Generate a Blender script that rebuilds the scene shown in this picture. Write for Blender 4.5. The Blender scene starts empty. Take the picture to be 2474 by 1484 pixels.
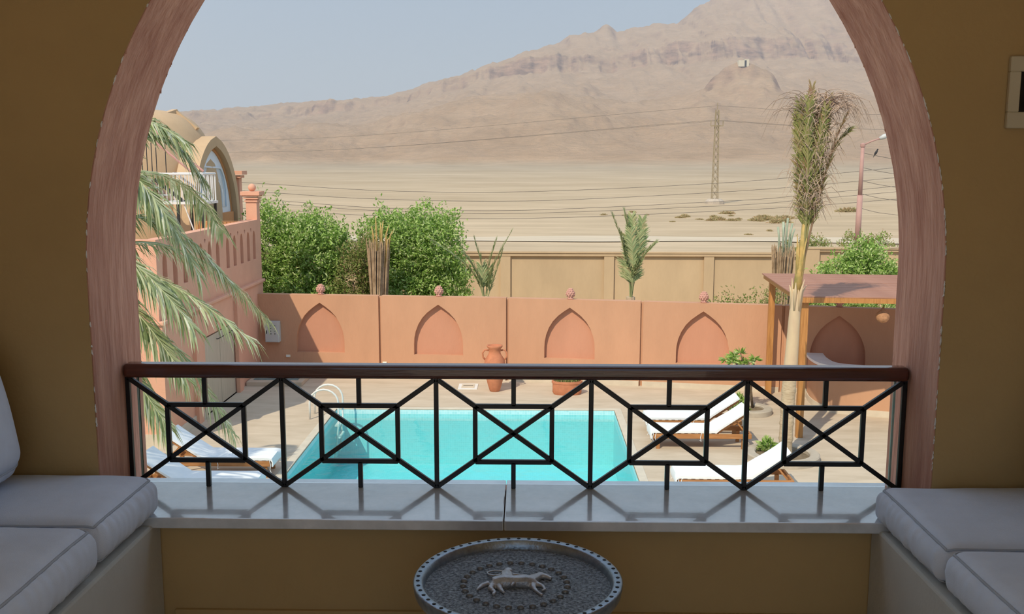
import bpy, bmesh, math, random
import numpy as np
from mathutils import Vector, Matrix, noise as mnoise
random.seed(7); rng = np.random.default_rng(11)
S = bpy.context.scene
COL = S.collection
PI = math.pi

# ---------------------------------------------------------------- camera, sky, sun, exposure
CAMP = Vector((0, 0, 5.6)); FPX = 2330.0
pitch, yaw, roll = math.radians(-8.35), math.radians(0.9), math.radians(0.11)
fw = Vector((-math.sin(yaw)*math.cos(pitch), math.cos(yaw)*math.cos(pitch), math.sin(pitch)))
rt = Vector((math.cos(yaw), math.sin(yaw), 0)); up = rt.cross(fw)
rt2 = rt*math.cos(roll)+up*math.sin(roll); up2 = -rt*math.sin(roll)+up*math.cos(roll)
cam = bpy.data.cameras.new('camera'); camo = bpy.data.objects.new('camera', cam); COL.objects.link(camo)
cam.sensor_fit = 'HORIZONTAL'; cam.sensor_width = 36; cam.lens = FPX/2474*36; cam.clip_end = 12000; cam.clip_start = .05
m = Matrix.Identity(4)
for i in range(3):
    m[i][0] = rt2[i]; m[i][1] = up2[i]; m[i][2] = -fw[i]; m[i][3] = CAMP[i]
camo.matrix_world = m
S.camera = camo
S.view_settings.view_transform = 'Standard'; S.view_settings.look = 'None'
S.view_settings.gamma = 1; S.view_settings.use_curve_mapping = False
S.view_settings.exposure = 0.15

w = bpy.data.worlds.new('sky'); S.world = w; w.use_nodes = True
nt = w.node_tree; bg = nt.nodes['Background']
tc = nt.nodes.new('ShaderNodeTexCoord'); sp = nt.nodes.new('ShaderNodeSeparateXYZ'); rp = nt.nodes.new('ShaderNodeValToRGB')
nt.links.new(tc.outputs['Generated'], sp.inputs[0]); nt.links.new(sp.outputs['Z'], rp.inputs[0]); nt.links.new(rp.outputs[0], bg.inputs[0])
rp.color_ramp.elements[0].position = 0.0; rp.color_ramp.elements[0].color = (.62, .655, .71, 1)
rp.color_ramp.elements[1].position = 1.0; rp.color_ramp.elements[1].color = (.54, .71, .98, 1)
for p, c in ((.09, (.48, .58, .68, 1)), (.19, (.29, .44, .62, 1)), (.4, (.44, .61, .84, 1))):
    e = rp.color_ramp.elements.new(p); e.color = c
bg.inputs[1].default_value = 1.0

sl = bpy.data.lights.new('sun', 'SUN'); sl.energy = 3.35; sl.angle = math.radians(.53); sl.color = (1, .89, .72)
so = bpy.data.objects.new('sun', sl); COL.objects.link(so); so.location = (-20, -35, 60)
so.rotation_euler = Vector((-.335, -.623, .707)).to_track_quat('Z', 'Y').to_euler()

# ---------------------------------------------------------------- helpers
class B:
    def __init__(s): s.v = []; s.f = []
    def add(s, vs, fs):
        n = len(s.v); s.v += [tuple(x) for x in vs]; s.f += [tuple(n+i for i in f) for f in fs]; return s
    def box(s, x0, x1, y0, y1, z0, z1):
        return s.add([(x0,y0,z0),(x1,y0,z0),(x1,y1,z0),(x0,y1,z0),(x0,y0,z1),(x1,y0,z1),(x1,y1,z1),(x0,y1,z1)],
                     [(0,3,2,1),(4,5,6,7),(0,1,5,4),(1,2,6,5),(2,3,7,6),(3,0,4,7)])
    def bar(s, p, q, w, h, upv=(0,0,1)):
        p = Vector(p); q = Vector(q); d = (q-p).normalized(); u = Vector(upv)
        if abs(d.dot(u)) > .98: u = Vector((0,1,0))
        a = d.cross(u).normalized()*w/2; b = a.cross(d).normalized()*h/2
        vs = [p-a-b,p+a-b,p+a+b,p-a+b,q-a-b,q+a-b,q+a+b,q-a+b]
        return s.add(vs, [(0,3,2,1),(4,5,6,7),(0,1,5,4),(1,2,6,5),(2,3,7,6),(3,0,4,7)])
    def tube(s, pts, r, n=6, cap=True):
        pts = [Vector(p) for p in pts]; rr = r if hasattr(r, '__len__') else [r]*len(pts)
        vs = []; a = None
        for i, p in enumerate(pts):
            d = (pts[min(i+1, len(pts)-1)]-pts[max(i-1, 0)]).normalized()
            if a is None: a = d.orthogonal().normalized()
            a = (a-d*a.dot(d)).normalized(); b = d.cross(a)
            for k in range(n):
                t = 2*PI*k/n; vs.append(p+(a*math.cos(t)+b*math.sin(t))*rr[i])
        fs = [(i*n+k, i*n+(k+1)%n, (i+1)*n+(k+1)%n, (i+1)*n+k) for i in range(len(pts)-1) for k in range(n)]
        if cap: fs += [tuple(range(n-1, -1, -1)), tuple(range((len(pts)-1)*n, len(pts)*n))]
        return s.add(vs, fs)
    def lathe(s, prof, c=(0,0,0), n=24, sx=1, sy=1):
        vs = [(c[0]+r*math.cos(2*PI*k/n)*sx, c[1]+r*math.sin(2*PI*k/n)*sy, c[2]+z) for r, z in prof for k in range(n)]
        fs = [(i*n+k, i*n+(k+1)%n, (i+1)*n+(k+1)%n, (i+1)*n+k) for i in range(len(prof)-1) for k in range(n)]
        fs += [tuple(range(n-1, -1, -1)), tuple(range((len(prof)-1)*n, len(prof)*n))]
        return s.add(vs, fs)
    def prism(s, poly, d):
        n = len(poly); d = Vector(d); vs = [Vector(p) for p in poly]; vs += [v+d for v in vs]
        return s.add(vs, [tuple(range(n-1,-1,-1)), tuple(range(n, 2*n))]+[(i,(i+1)%n,n+(i+1)%n,n+i) for i in range(n)])
    def ell(s, c, r, n=12, m=8):
        vs = [(c[0]+r[0]*math.sin(PI*i/m)*math.cos(2*PI*k/n), c[1]+r[1]*math.sin(PI*i/m)*math.sin(2*PI*k/n), c[2]+r[2]*math.cos(PI*i/m)) for i in range(m+1) for k in range(n)]
        return s.add(vs, [(i*n+k,(i+1)*n+k,(i+1)*n+(k+1)%n,i*n+(k+1)%n) for i in range(m) for k in range(n)])
    def build(s, name, mt, parent=None, smooth=False, bevel=0, seg=2, local=False, fix=False, angle=None):
        me = bpy.data.meshes.new(name)
        off = Vector((0,0,0)) if (parent is None or local) else parent.location
        me.from_pydata([(x-off[0], y-off[1], z-off[2]) for x, y, z in s.v], [], s.f)
        if fix or bevel:
            bm = bmesh.new(); bm.from_mesh(me)
            bmesh.ops.remove_doubles(bm, verts=bm.verts, dist=1e-5)
            bmesh.ops.recalc_face_normals(bm, faces=bm.faces); bm.to_mesh(me); bm.free()
        o = bpy.data.objects.new(name, me); COL.objects.link(o); me.materials.append(mt)
        if parent: o.parent = parent
        if smooth:
            me.polygons.foreach_set('use_smooth', [True]*len(me.polygons))
        if angle:
            me.polygons.foreach_set('use_smooth', [True]*len(me.polygons)); me.set_sharp_from_angle(angle=math.radians(angle))
        if bevel:
            md = o.modifiers.new('bevel', 'BEVEL'); md.width = bevel; md.segments = seg; md.limit_method = 'ANGLE'
        return o

def thing(name, label, cat, loc=(0,0,0), rz=0, group=None):
    o = bpy.data.objects.new(name, None); COL.objects.link(o); o.location = loc; o.rotation_euler = (0,0,rz); o.empty_display_size = .1
    return tag(o, label, cat, group)
def tag(o, label, cat, group=None, kind=None):
    o['label'] = label; o['category'] = cat
    if group: o['group'] = group
    if kind: o['kind'] = kind
    return o
def sub(o, part): o.parent = part; return o
def struct(o, label=None, cat=None):
    o['kind'] = 'structure'
    if label: o['label'] = label
    if cat: o['category'] = cat
    return o
def sroot(name, loc=(0,0,0)):
    o = bpy.data.objects.new(name, None); COL.objects.link(o); o.location = loc; o['kind'] = 'structure'; return o
def copy_tree(o, parent=None):
    c = o.copy(); COL.objects.link(c); c.parent = parent
    for ch in o.children: copy_tree(ch, c)
    return c

def mat(name, col, rough=.8, var=.12, scale=3., bump=0., bscale=40., metal=0., spec=.3, stretch=(1,1,1), hue=None, coat=0., detail=5):
    m = bpy.data.materials.new(name); m.use_nodes = True; nt = m.node_tree; p = nt.nodes['Principled BSDF']
    p.inputs['Roughness'].default_value = rough; p.inputs['Metallic'].default_value = metal
    p.inputs['Specular IOR Level'].default_value = spec; p.inputs['Coat Weight'].default_value = coat
    tc = nt.nodes.new('ShaderNodeTexCoord'); mp = nt.nodes.new('ShaderNodeMapping'); mp.inputs['Scale'].default_value = stretch
    nt.links.new(tc.outputs['Object'], mp.inputs[0])
    nz = nt.nodes.new('ShaderNodeTexNoise'); nz.inputs['Scale'].default_value = scale; nz.inputs['Detail'].default_value = detail; nz.inputs['Roughness'].default_value = .62
    nt.links.new(mp.outputs[0], nz.inputs['Vector'])
    cr = nt.nodes.new('ShaderNodeValToRGB'); nt.links.new(nz.outputs['Fac'], cr.inputs[0])
    c2 = hue if hue else tuple(min(1, c*(1+var)) for c in col)
    c1 = tuple(c*(1-var) for c in col)
    cr.color_ramp.elements[0].position = .3; cr.color_ramp.elements[0].color = (*c1, 1)
    cr.color_ramp.elements[1].position = .7; cr.color_ramp.elements[1].color = (*c2, 1)
    nt.links.new(cr.outputs[0], p.inputs['Base Color'])
    if bump:
        n2 = nt.nodes.new('ShaderNodeTexNoise'); n2.inputs['Scale'].default_value = bscale; n2.inputs['Detail'].default_value = 4
        nt.links.new(mp.outputs[0], n2.inputs['Vector'])
        bp = nt.nodes.new('ShaderNodeBump'); bp.inputs['Strength'].default_value = bump; bp.inputs['Distance'].default_value = .02
        nt.links.new(n2.outputs['Fac'], bp.inputs['Height']); nt.links.new(bp.outputs[0], p.inputs['Normal'])
    return m
def leafmat(name, cols, rough=.55, trans=.35):
    m = bpy.data.materials.new(name); m.use_nodes = True; nt = m.node_tree; p = nt.nodes['Principled BSDF']
    p.inputs['Roughness'].default_value = rough; p.inputs['Specular IOR Level'].default_value = .35
    g = nt.nodes.new('ShaderNodeNewGeometry'); cr = nt.nodes.new('ShaderNodeValToRGB'); nt.links.new(g.outputs['Random Per Island'], cr.inputs[0])
    els = cr.color_ramp.elements; els[0].color = (*cols[0],1); els[1].color = (*cols[-1],1)
    for i, c in enumerate(cols[1:-1]): e = els.new((i+1)/(len(cols)-1)); e.color = (*c,1)
    nt.links.new(cr.outputs[0], p.inputs['Base Color'])
    t = nt.nodes.new('ShaderNodeBsdfTranslucent'); nt.links.new(cr.outputs[0], t.inputs[0])
    mx = nt.nodes.new('ShaderNodeMixShader'); mx.inputs[0].default_value = trans
    nt.links.new(p.outputs[0], mx.inputs[1]); nt.links.new(t.outputs[0], mx.inputs[2]); nt.links.new(mx.outputs[0], nt.nodes['Material Output'].inputs[0])
    return m

K = {}
K['olive'] = mat('olive_plaster', (.50,.335,.145), .85, .05, 2, .08, 60)
K['pinkrev'] = mat('worn_pink_plaster', (.54,.25,.17), .9, .2, 12, .8, 34, stretch=(1,1,.15), hue=(.68,.38,.27))
K['pink'] = mat('pink_plaster', (.53,.285,.165), .9, .07, 1.3, .25, 30, stretch=(1,1,.35))
K['pinkrecess'] = mat('pink_recess_plaster', (.53,.255,.155), .9, .06, 1.5, .25, 30, stretch=(1,1,.35))
K['pinkL'] = mat('rose_plaster', (.69,.36,.235), .9, .07, 1.1, .2, 30)
K['tan'] = mat('tan_plaster', (.50,.365,.22), .92, .09, .8, .25, 16, stretch=(1,1,.4))
K['ceil'] = mat('ceiling_paint', (.72,.66,.54), .9, .04, 2)
K['tile'] = mat('floor_tile', (.68,.60,.49), .6, .12, 3, .05)
K['marble'] = mat('grey_marble', (.62,.65,.68), .14, .16, 6, .02, 80, spec=1., hue=(.78,.80,.83), coat=.8)
K['marble'].node_tree.nodes['Principled BSDF'].inputs['IOR'].default_value = 1.95
K['white'] = mat('white_paint', (.75,.74,.71), .5, .05, 3)
K['black'] = mat('black_metal', (.008,.008,.009), .35, .2, 5, spec=.5)
K['mahog'] = mat('mahogany', (.075,.018,.01), .22, .4, 6, .05, 40, spec=.6, stretch=(.25,4,4), coat=.6)
K['fabric'] = mat('grey_linen', (.68,.745,.86), .95, .05, 8, .25, 500)
K['pipe'] = mat('linen_piping', (.42,.46,.52), .95, .05, 20, .1, 300)
K['bench'] = mat('bench_plaster', (.56,.55,.50), .85, .05, 3, .1, 40)
K['deck'] = mat('deck_stone', (.56,.44,.315), .85, .14, 1.6, .2, 20, stretch=(.6,2.0,1), hue=(.62,.50,.375))
K['skirt'] = mat('pale_skirting', (.60,.50,.38), .8, .1, 3)
K['coping'] = mat('pool_coping', (.60,.52,.41), .7, .1, 4)
K['wood'] = mat('honey_wood', (.48,.20,.05), .45, .3, 4, .08, 20, spec=.4, stretch=(6,6,.5), hue=(.55,.26,.08))
K['teak'] = mat('teak', (.40,.165,.055), .5, .25, 4, .05, 20, stretch=(.6,6,6), hue=(.52,.24,.09))
K['plank'] = mat('red_brown_planks', (.34,.155,.095), .7, .16, 3, .15, 20, stretch=(.5,6,6), hue=(.44,.225,.145))
K['canvas'] = mat('white_canvas', (.80,.80,.80), .9, .03, 6, .15, 30)
K['terra'] = mat('terracotta', (.50,.19,.095), .85, .15, 6, .2, 30)
K['finial'] = mat('pale_terracotta', (.56,.30,.23), .9, .2, 18, .5, 40)
K['soil'] = mat('soil', (.20,.145,.09), 1, .3, 10, .5, 20)
K['stonering'] = mat('planter_concrete', (.45,.38,.30), .9, .12, 5, .2, 30)
K['steel'] = mat('steel', (.62,.62,.6), .25, .08, 4, metal=.9)
K['cream'] = mat('cream_plastic', (.72,.64,.46), .5, .04, 4)
K['greybox'] = mat('grey_enamel', (.50,.51,.48), .5, .04, 4)
K['dark'] = mat('dark_rubber', (.03,.03,.03), .6, .1, 5)
K['copper'] = mat('dark_hammered_metal', (.085,.095,.105), .5, .3, 95, .8, 160, metal=.3, hue=(.40,.44,.48), detail=2)
K['rim'] = mat('tray_rim_metal', (.30,.34,.38), .34, .2, 40, .1, 100, metal=.9)
K['relief'] = mat('relief_metal', (.44,.44,.45), .42, .25, 30, .2, 100, metal=.6)
K['redwood'] = mat('dark_red_wood', (.09,.015,.01), .4, .3, 6)
K['trunk'] = mat('palm_trunk', (.50,.36,.22), .9, .2, 8, .4, 20, stretch=(1,1,4), hue=(.62,.48,.32))
K['straw'] = mat('dry_stalk', (.44,.29,.16), .9, .3, 5, .3, 20, hue=(.58,.42,.26))
K['sheath'] = mat('golden_sheath', (.38,.33,.10), .6, .3, 5, hue=(.60,.38,.13))
K['trunkup'] = mat('smooth_palm_stem', (.58,.40,.26), .75, .15, 3, .2, 20, stretch=(1,1,.35), hue=(.60,.47,.28))
K['bark'] = mat('bark', (.16,.11,.07), .95, .3, 10, .4, 20)
K['leaf'] = leafmat('tree_leaf', [(.14,.25,.04),(.24,.39,.07),(.36,.52,.12),(.48,.62,.20),(.62,.66,.34)])
K['leafdry'] = leafmat('bush_leaf', [(.16,.22,.05),(.24,.32,.07),(.34,.34,.12),(.40,.26,.14)])
K['palm'] = leafmat('palm_leaf', [(.17,.23,.09),(.36,.42,.18),(.60,.62,.34),(.82,.80,.56)], .26, .25)
K['palmyoung'] = leafmat('young_palm_leaf', [(.24,.32,.14),(.36,.44,.20),(.50,.52,.26),(.60,.50,.26)])
K['palmdry'] = leafmat('dry_palm_leaf', [(.22,.20,.06),(.36,.28,.12),(.42,.28,.16),(.34,.18,.13),(.30,.30,.08)])
K['palmtied'] = leafmat('tied_palm_leaf', [(.20,.23,.06),(.32,.33,.10),(.42,.36,.16),(.36,.22,.10)])
K['tip'] = mat('dry_tips', (.34,.21,.15), .9, .35, 3, hue=(.56,.42,.30))
K['flake'] = mat('pale_undercoat', (.78,.74,.68), .9, .1, 5)
K['boss'] = mat('dark_boss_metal', (.20,.21,.22), .4, .2, 30, metal=.5)
K['shrub'] = leafmat('desert_shrub', [(.38,.34,.15),(.48,.40,.20),(.54,.36,.20),(.44,.42,.20)])
K['lampp'] = mat('pink_paint', (.44,.26,.215), .7, .08, 4)
K['pylon'] = mat('pylon_steel', (.30,.24,.15), .7, .1, 4)
K['wire'] = mat('cable', (.14,.12,.10), .7, .1, 4)
K['gourd'] = mat('woven_gourd', (.42,.22,.11), .8, .3, 14, .4, 40)
K['print'] = mat('dark_print', (.012,.011,.010), .3, .5, 25)
K['frame'] = mat('ivory_frame', (.60,.52,.36), .6, .05, 5)
K['dome'] = mat('dome_plaster', (.52,.36,.21), .9, .07, 1.2, .2, 20)
K['orange'] = mat('orange_plaster', (.55,.26,.11), .9, .07, 1.2, .2, 20)
K['whitemetal'] = mat('white_metal', (.72,.70,.66), .5, .04, 4)
K['pinkmetal'] = mat('pink_metal', (.52,.27,.22), .6, .06, 4)
K['mat'] = mat('grey_green_mat', (.20,.25,.24), .95, .2, 20)
K['doorwood'] = mat('pale_door', (.50,.42,.31), .7, .1, 3, .05, stretch=(6,6,.5))
K['whitewin'] = mat('white_window', (.72,.76,.80), .5, .04, 3)
def glassmat(name, tint, ior=1.45, rough=0., bump=None):
    m = bpy.data.materials.new(name); m.use_nodes = True; nt = m.node_tree; nt.nodes.remove(nt.nodes['Principled BSDF'])
    t = nt.nodes.new('ShaderNodeBsdfTransparent'); t.inputs[0].default_value = (*tint,1)
    g = nt.nodes.new('ShaderNodeBsdfGlossy'); g.inputs['Roughness'].default_value = rough
    f = nt.nodes.new('ShaderNodeFresnel'); f.inputs[0].default_value = ior
    mx = nt.nodes.new('ShaderNodeMixShader'); nt.links.new(f.outputs[0], mx.inputs[0]); nt.links.new(t.outputs[0], mx.inputs[1]); nt.links.new(g.outputs[0], mx.inputs[2])
    nt.links.new(mx.outputs[0], nt.nodes['Material Output'].inputs[0])
    if bump:
        tc = nt.nodes.new('ShaderNodeTexCoord'); n = nt.nodes.new('ShaderNodeTexNoise'); n.inputs['Scale'].default_value = bump; n.inputs['Detail'].default_value = 3
        nt.links.new(tc.outputs['Object'], n.inputs['Vector']); bp = nt.nodes.new('ShaderNodeBump'); bp.inputs['Strength'].default_value = .25; bp.inputs['Distance'].default_value = .05
        nt.links.new(n.outputs['Fac'], bp.inputs['Height']); nt.links.new(bp.outputs[0], g.inputs['Normal']); nt.links.new(bp.outputs[0], f.inputs['Normal'])
    return m
K['glass'] = glassmat('clear_glass', (.97,.99,.98), 1.25)
K['glassedge'] = mat('green_glass_edge', (.30,.52,.47), .25, .2, 8, spec=.6, hue=(.55,.62,.50))
K['water'] = glassmat('pool_water', (.78,.97,.98), 1.22, .02, 3.0)
K['winglass'] = mat('pale_window_glass', (.42,.52,.60), .1, .1, 3, spec=.7)

# pool basin: small mosaic tiles (2 cm, too small to pick apart)
def tilemat(name, c1, c2, mortar, size):
    m = bpy.data.materials.new(name); m.use_nodes = True; nt = m.node_tree; p = nt.nodes['Principled BSDF']; p.inputs['Roughness'].default_value = .35
    tc = nt.nodes.new('ShaderNodeTexCoord'); br = nt.nodes.new('ShaderNodeTexBrick'); br.offset = 0; br.inputs['Scale'].default_value = 1/size
    br.inputs['Color1'].default_value = (*c1,1); br.inputs['Color2'].default_value = (*c2,1); br.inputs['Mortar'].default_value = (*mortar,1)
    br.inputs['Brick Width'].default_value = 1; br.inputs['Row Height'].default_value = 1; br.inputs['Mortar Size'].default_value = .06
    sp = nt.nodes.new('ShaderNodeSeparateXYZ'); cb = nt.nodes.new('ShaderNodeCombineXYZ'); ad = nt.nodes.new('ShaderNodeMath'); ad.operation = 'ADD'
    nt.links.new(tc.outputs['Object'], sp.inputs[0]); nt.links.new(sp.outputs['Y'], ad.inputs[0]); nt.links.new(sp.outputs['Z'], ad.inputs[1])
    nt.links.new(sp.outputs['X'], cb.inputs[0]); nt.links.new(ad.outputs[0], cb.inputs[1]); nt.links.new(cb.outputs[0], br.inputs['Vector'])
    nt.links.new(br.outputs[0], p.inputs['Base Color']); return m
K['pooltile'] = tilemat('turquoise_mosaic', (.21,.64,.67), (.24,.68,.71), (.30,.71,.74), .05)
K['bandtile'] = tilemat('pale_aqua_mosaic', (.36,.66,.68), (.48,.74,.76), (.60,.76,.76), .06)

# ---------------------------------------------------------------- terrain: plain, foothills, cliffs
def tpx(y): return math.tan(pitch+math.atan((742-y)/FPX))      # slope of a sight line for an image row
def lerp(pts, x):
    if x <= pts[0][0]: return pts[0][1]
    for (a, b), (c, d) in zip(pts, pts[1:]):
        if x <= c:
            t = (x-a)/(c-a); return b+(d-b)*t
    return pts[-1][1]
L_foot = [(0,405),(640,404),(1000,400),(1400,392),(1700,390),(2160,385),(2474,384)]
L_hill = [(0,362),(440,352),(560,348),(680,336),(800,330),(880,330),(960,305),(1050,278),(1150,258),(1250,243),(1333,236),(1400,250),(1470,272),(1540,278),(1620,262),(1700,246),(1800,240),(1950,238),(2160,262),(2474,270)]
L_knoll = [(0,340),(440,325),(700,312),(900,300),(1050,262),(1200,238),(1333,232),(1500,250),(1600,240),(1690,222),(1712,190),(1740,163),(1765,153),(1830,154),(1850,168),(1868,196),(1892,226),(1930,232),(2160,238),(2474,245)]
L_cbase = [(0,310),(440,300),(600,290),(700,283),(850,275),(950,262),(1030,240),(1150,205),(1240,186),(1300,180),(1400,178),(1500,176),(1560,168),(1650,160),(1750,150),(1850,145),(2000,150),(2160,150),(2474,155)]
L_ctop = [(0,292),(440,285),(600,275),(690,262),(760,252),(880,248),(950,242),(1050,212),(1150,180),(1230,150),(1262,138),(1350,135),(1490,136),(1530,118),(1650,108),(1750,100),(1850,96),(2000,100),(2160,95),(2474,100)]
L_ridge = [(0,290),(440,276),(560,269),(700,254),(830,248),(950,233),(1000,222),(1100,190),(1180,168),(1230,146),(1290,124),(1330,110),(1385,88),(1430,76),(1456,72),(1472,80),(1484,90),(1530,76),(1620,62),(1646,38),(1680,12),(1710,-4),(1800,-22),(2000,-30),(2160,-60),(2474,-90)]
def plain(y): return 0 if y < 60 else 5.2*(min(y, 640)-60)/580.
def fb(x, y, s, o=4): return mnoise.fractal((x/s, y/s, 3.7), 1.0, 2.1, o)
def terrain(u, Y):
    px = 1274+FPX*u; X = u*Y
    if Y <= 560:
        return plain(Y)-.05 + (.25*fb(X,Y,60)*min(1, max(0,(Y-70)/120)) if Y > 70 else 0)
    n = fb(X, Y, 170, 5)
    Yw = Y + (38*n + 22*mnoise.noise((X/22., Y/400., 1.3))+9*mnoise.noise((X/7., Y/300., 4.3)) if Y > 1250 else 26*n)
    prof = [(560, None), (640, L_foot), (900, L_hill), (985, L_knoll), (1090, None), (1500, L_cbase), (1535, L_ctop), (1850, L_ridge), (2300, None)]
    zs = []
    for d, L in prof:
        if d == 560: z = plain(560)-.05
        elif d == 1090: z = 5.6+tpx(max(lerp(L_knoll, px)+6, lerp(L_hill, px)-4))*1090
        elif d == 2300: z = 5.6+tpx(lerp(L_ridge, px)+60)*2300
        else: z = 5.6+tpx(lerp(L, px))*d
        zs.append((d, z))
    z = lerp(zs, Yw if Yw > 560 else Y)
    a = min(1, max(0, (Y-580)/150))
    rid = 1-abs(mnoise.noise((X/75., Y/210., 7.1)))*2
    z += a*(5.5*(rid-.3) + 4.2*fb(X, Y, 30, 4) + (2.2*mnoise.noise((X/8., Y/14., 2.)) if Y > 700 else 0))
    if 930 < Y < 1060 and 1690 < px < 1910: z += 8*fb(X, Y, 48, 4)-2
    return z
us = np.linspace(-.62, .56, 520)
ys = np.concatenate([np.geomspace(24, 560, 70)[:-1], np.linspace(560, 1480, 120)[:-1], np.linspace(1480, 1620, 46)[:-1], np.linspace(1620, 2350, 70)])
tv = [(u*Y, Y, terrain(u, Y)) for Y in ys for u in us]
n = len(us)
tb = B(); tb.v = tv; tb.f = [(j*n+i, j*n+i+1, (j+1)*n+i+1, (j+1)*n+i) for j in range(len(ys)-1) for i in range(n-1)]
def terrmat():
    m = bpy.data.materials.new('desert_rock'); m.use_nodes = True; nt = m.node_tree; p = nt.nodes['Principled BSDF']; p.inputs['Roughness'].default_value = 1; p.inputs['Specular IOR Level'].default_value = .05
    L = nt.links.new; N = nt.nodes.new
    tc = N('ShaderNodeTexCoord'); g = N('ShaderNodeNewGeometry')
    n1 = N('ShaderNodeTexNoise'); n1.inputs['Scale'].default_value = .02; n1.inputs['Detail'].default_value = 9; n1.inputs['Roughness'].default_value = .65; L(tc.outputs['Object'], n1.inputs['Vector'])
    c1 = N('ShaderNodeValToRGB'); L(n1.outputs['Fac'], c1.inputs[0])
    e = c1.color_ramp.elements; e[0].position = .32; e[0].color = (.44,.335,.215,1); e[1].position = .7; e[1].color = (.555,.44,.30,1)
    # fine tracks and gravel on the plain, streaked
    mp = N('ShaderNodeMapping'); mp.inputs['Scale'].default_value = (.05,.35,1); L(tc.outputs['Object'], mp.inputs[0])
    n2 = N('ShaderNodeTexNoise'); n2.inputs['Scale'].default_value = 1.; n2.inputs['Detail'].default_value = 8; n2.inputs['Roughness'].default_value = .7; L(mp.outputs[0], n2.inputs['Vector'])
    c2 = N('ShaderNodeValToRGB'); L(n2.outputs['Fac'], c2.inputs[0]); e = c2.color_ramp.elements; e[0].position = .35; e[0].color = (.82,.82,.80,1); e[1].position = .62; e[1].color = (1.06,1.05,1.04,1)
    mu = N('ShaderNodeMix'); mu.data_type = 'RGBA'; mu.blend_type = 'MULTIPLY'; mu.inputs[0].default_value = 1; L(c1.outputs[0], mu.inputs[6]); L(c2.outputs[0], mu.inputs[7])
    # rock on steep ground: strata
    sp = N('ShaderNodeSeparateXYZ'); L(g.outputs['Normal'], sp.inputs[0])
    st = N('ShaderNodeMapRange'); st.inputs[1].default_value = .89; st.inputs[2].default_value = .60; L(sp.outputs['Z'], st.inputs[0])
    mp3 = N('ShaderNodeMapping'); mp3.inputs['Scale'].default_value = (.03,.012,.10); L(tc.outputs['Object'], mp3.inputs[0])
    n3 = N('ShaderNodeTexNoise'); n3.inputs['Scale'].default_value = 1.; n3.inputs['Detail'].default_value = 7; n3.inputs['Roughness'].default_value = .7; L(mp3.outputs[0], n3.inputs['Vector'])
    c3 = N('ShaderNodeValToRGB'); L(n3.outputs['Fac'], c3.inputs[0]); e = c3.color_ramp.elements; e[0].position = .38; e[0].color = (.17,.115,.09,1); e[1].position = .62; e[1].color = (.48,.35,.25,1)
    mx = N('ShaderNodeMix'); mx.data_type = 'RGBA'; L(st.outputs[0], mx.inputs[0]); L(mu.outputs[2], mx.inputs[6]); L(c3.outputs[0], mx.inputs[7])
    # the hills are redder than the plain
    sz = N('ShaderNodeSeparateXYZ'); L(g.outputs['Position'], sz.inputs[0]); hz = N('ShaderNodeMapRange'); hz.inputs[1].default_value = 4.5; hz.inputs[2].default_value = 10; L(sz.outputs['Z'], hz.inputs[0])
    rd = N('ShaderNodeMix'); rd.data_type = 'RGBA'; rd.blend_type = 'MULTIPLY'; L(hz.outputs[0], rd.inputs[0]); L(mx.outputs[2], rd.inputs[6]); rd.inputs[7].default_value = (1.14,.97,.87,1)
    L(rd.outputs[2], p.inputs['Base Color'])
    nb = N('ShaderNodeTexNoise'); nb.inputs['Scale'].default_value = .12; nb.inputs['Detail'].default_value = 10; nb.inputs['Roughness'].default_value = .7; L(tc.outputs['Object'], nb.inputs['Vector'])
    bp = N('ShaderNodeBump'); bp.inputs['Strength'].default_value = .8; bp.inputs['Distance'].default_value = 3.; L(nb.outputs['Fac'], bp.inputs['Height'])
    sb = N('ShaderNodeMapRange'); sb.inputs[1].default_value = 2; sb.inputs[2].default_value = 12; L(sz.outputs['Z'], sb.inputs[0]); L(sb.outputs[0], bp.inputs['Strength']); L(bp.outputs[0], p.inputs['Normal'])
    return m
K['terrain'] = terrmat()
ter = tb.build('desert_ground', K['terrain'], smooth=True); struct(ter, 'sandy desert plain rising to bare layered cliffs', 'desert')
def ground(x, y): return terrain(x/y, y)
rb0 = B(); Xs = list(np.linspace(-40, 46, 90))
for x in Xs:
    yc = 73-.06*x+1.2*math.sin(x*.09); wv = 2.2+.5*math.sin(x*.31)
    rb0.v += [(x, yc-wv, ground(x, yc-wv)+.06), (x, yc+wv, ground(x, yc+wv)+.06)]
rb0.f = [(2*i, 2*i+2, 2*i+3, 2*i+1) for i in range(89)]
trk = rb0.build('dirt_track', mat('pale_track_dust', (.55,.455,.325), 1, .1, .5, 0, 20, stretch=(.3,2,1)), smooth=True); struct(trk, 'pale dirt track crossing the desert plain', 'track')

# dusty air over the plain
hb = B().box(-1700, 1600, 75, 2600, -30, 620).build('dust_haze', None)
hm = bpy.data.materials.new('dusty_air'); hm.use_nodes = True; nt = hm.node_tree; nt.nodes.remove(nt.nodes['Principled BSDF'])
vs = nt.nodes.new('ShaderNodeVolumeScatter'); vs.inputs['Color'].default_value = (.97,.97,1,1); vs.inputs['Density'].default_value = .00042; vs.inputs['Anisotropy'].default_value = .0
nt.links.new(vs.outputs[0], nt.nodes['Material Output'].inputs['Volume']); hb.data.materials.clear(); hb.data.materials.append(hm)
tag(hb, 'pale dusty haze hanging over the desert plain', 'haze', kind='stuff')

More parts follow.
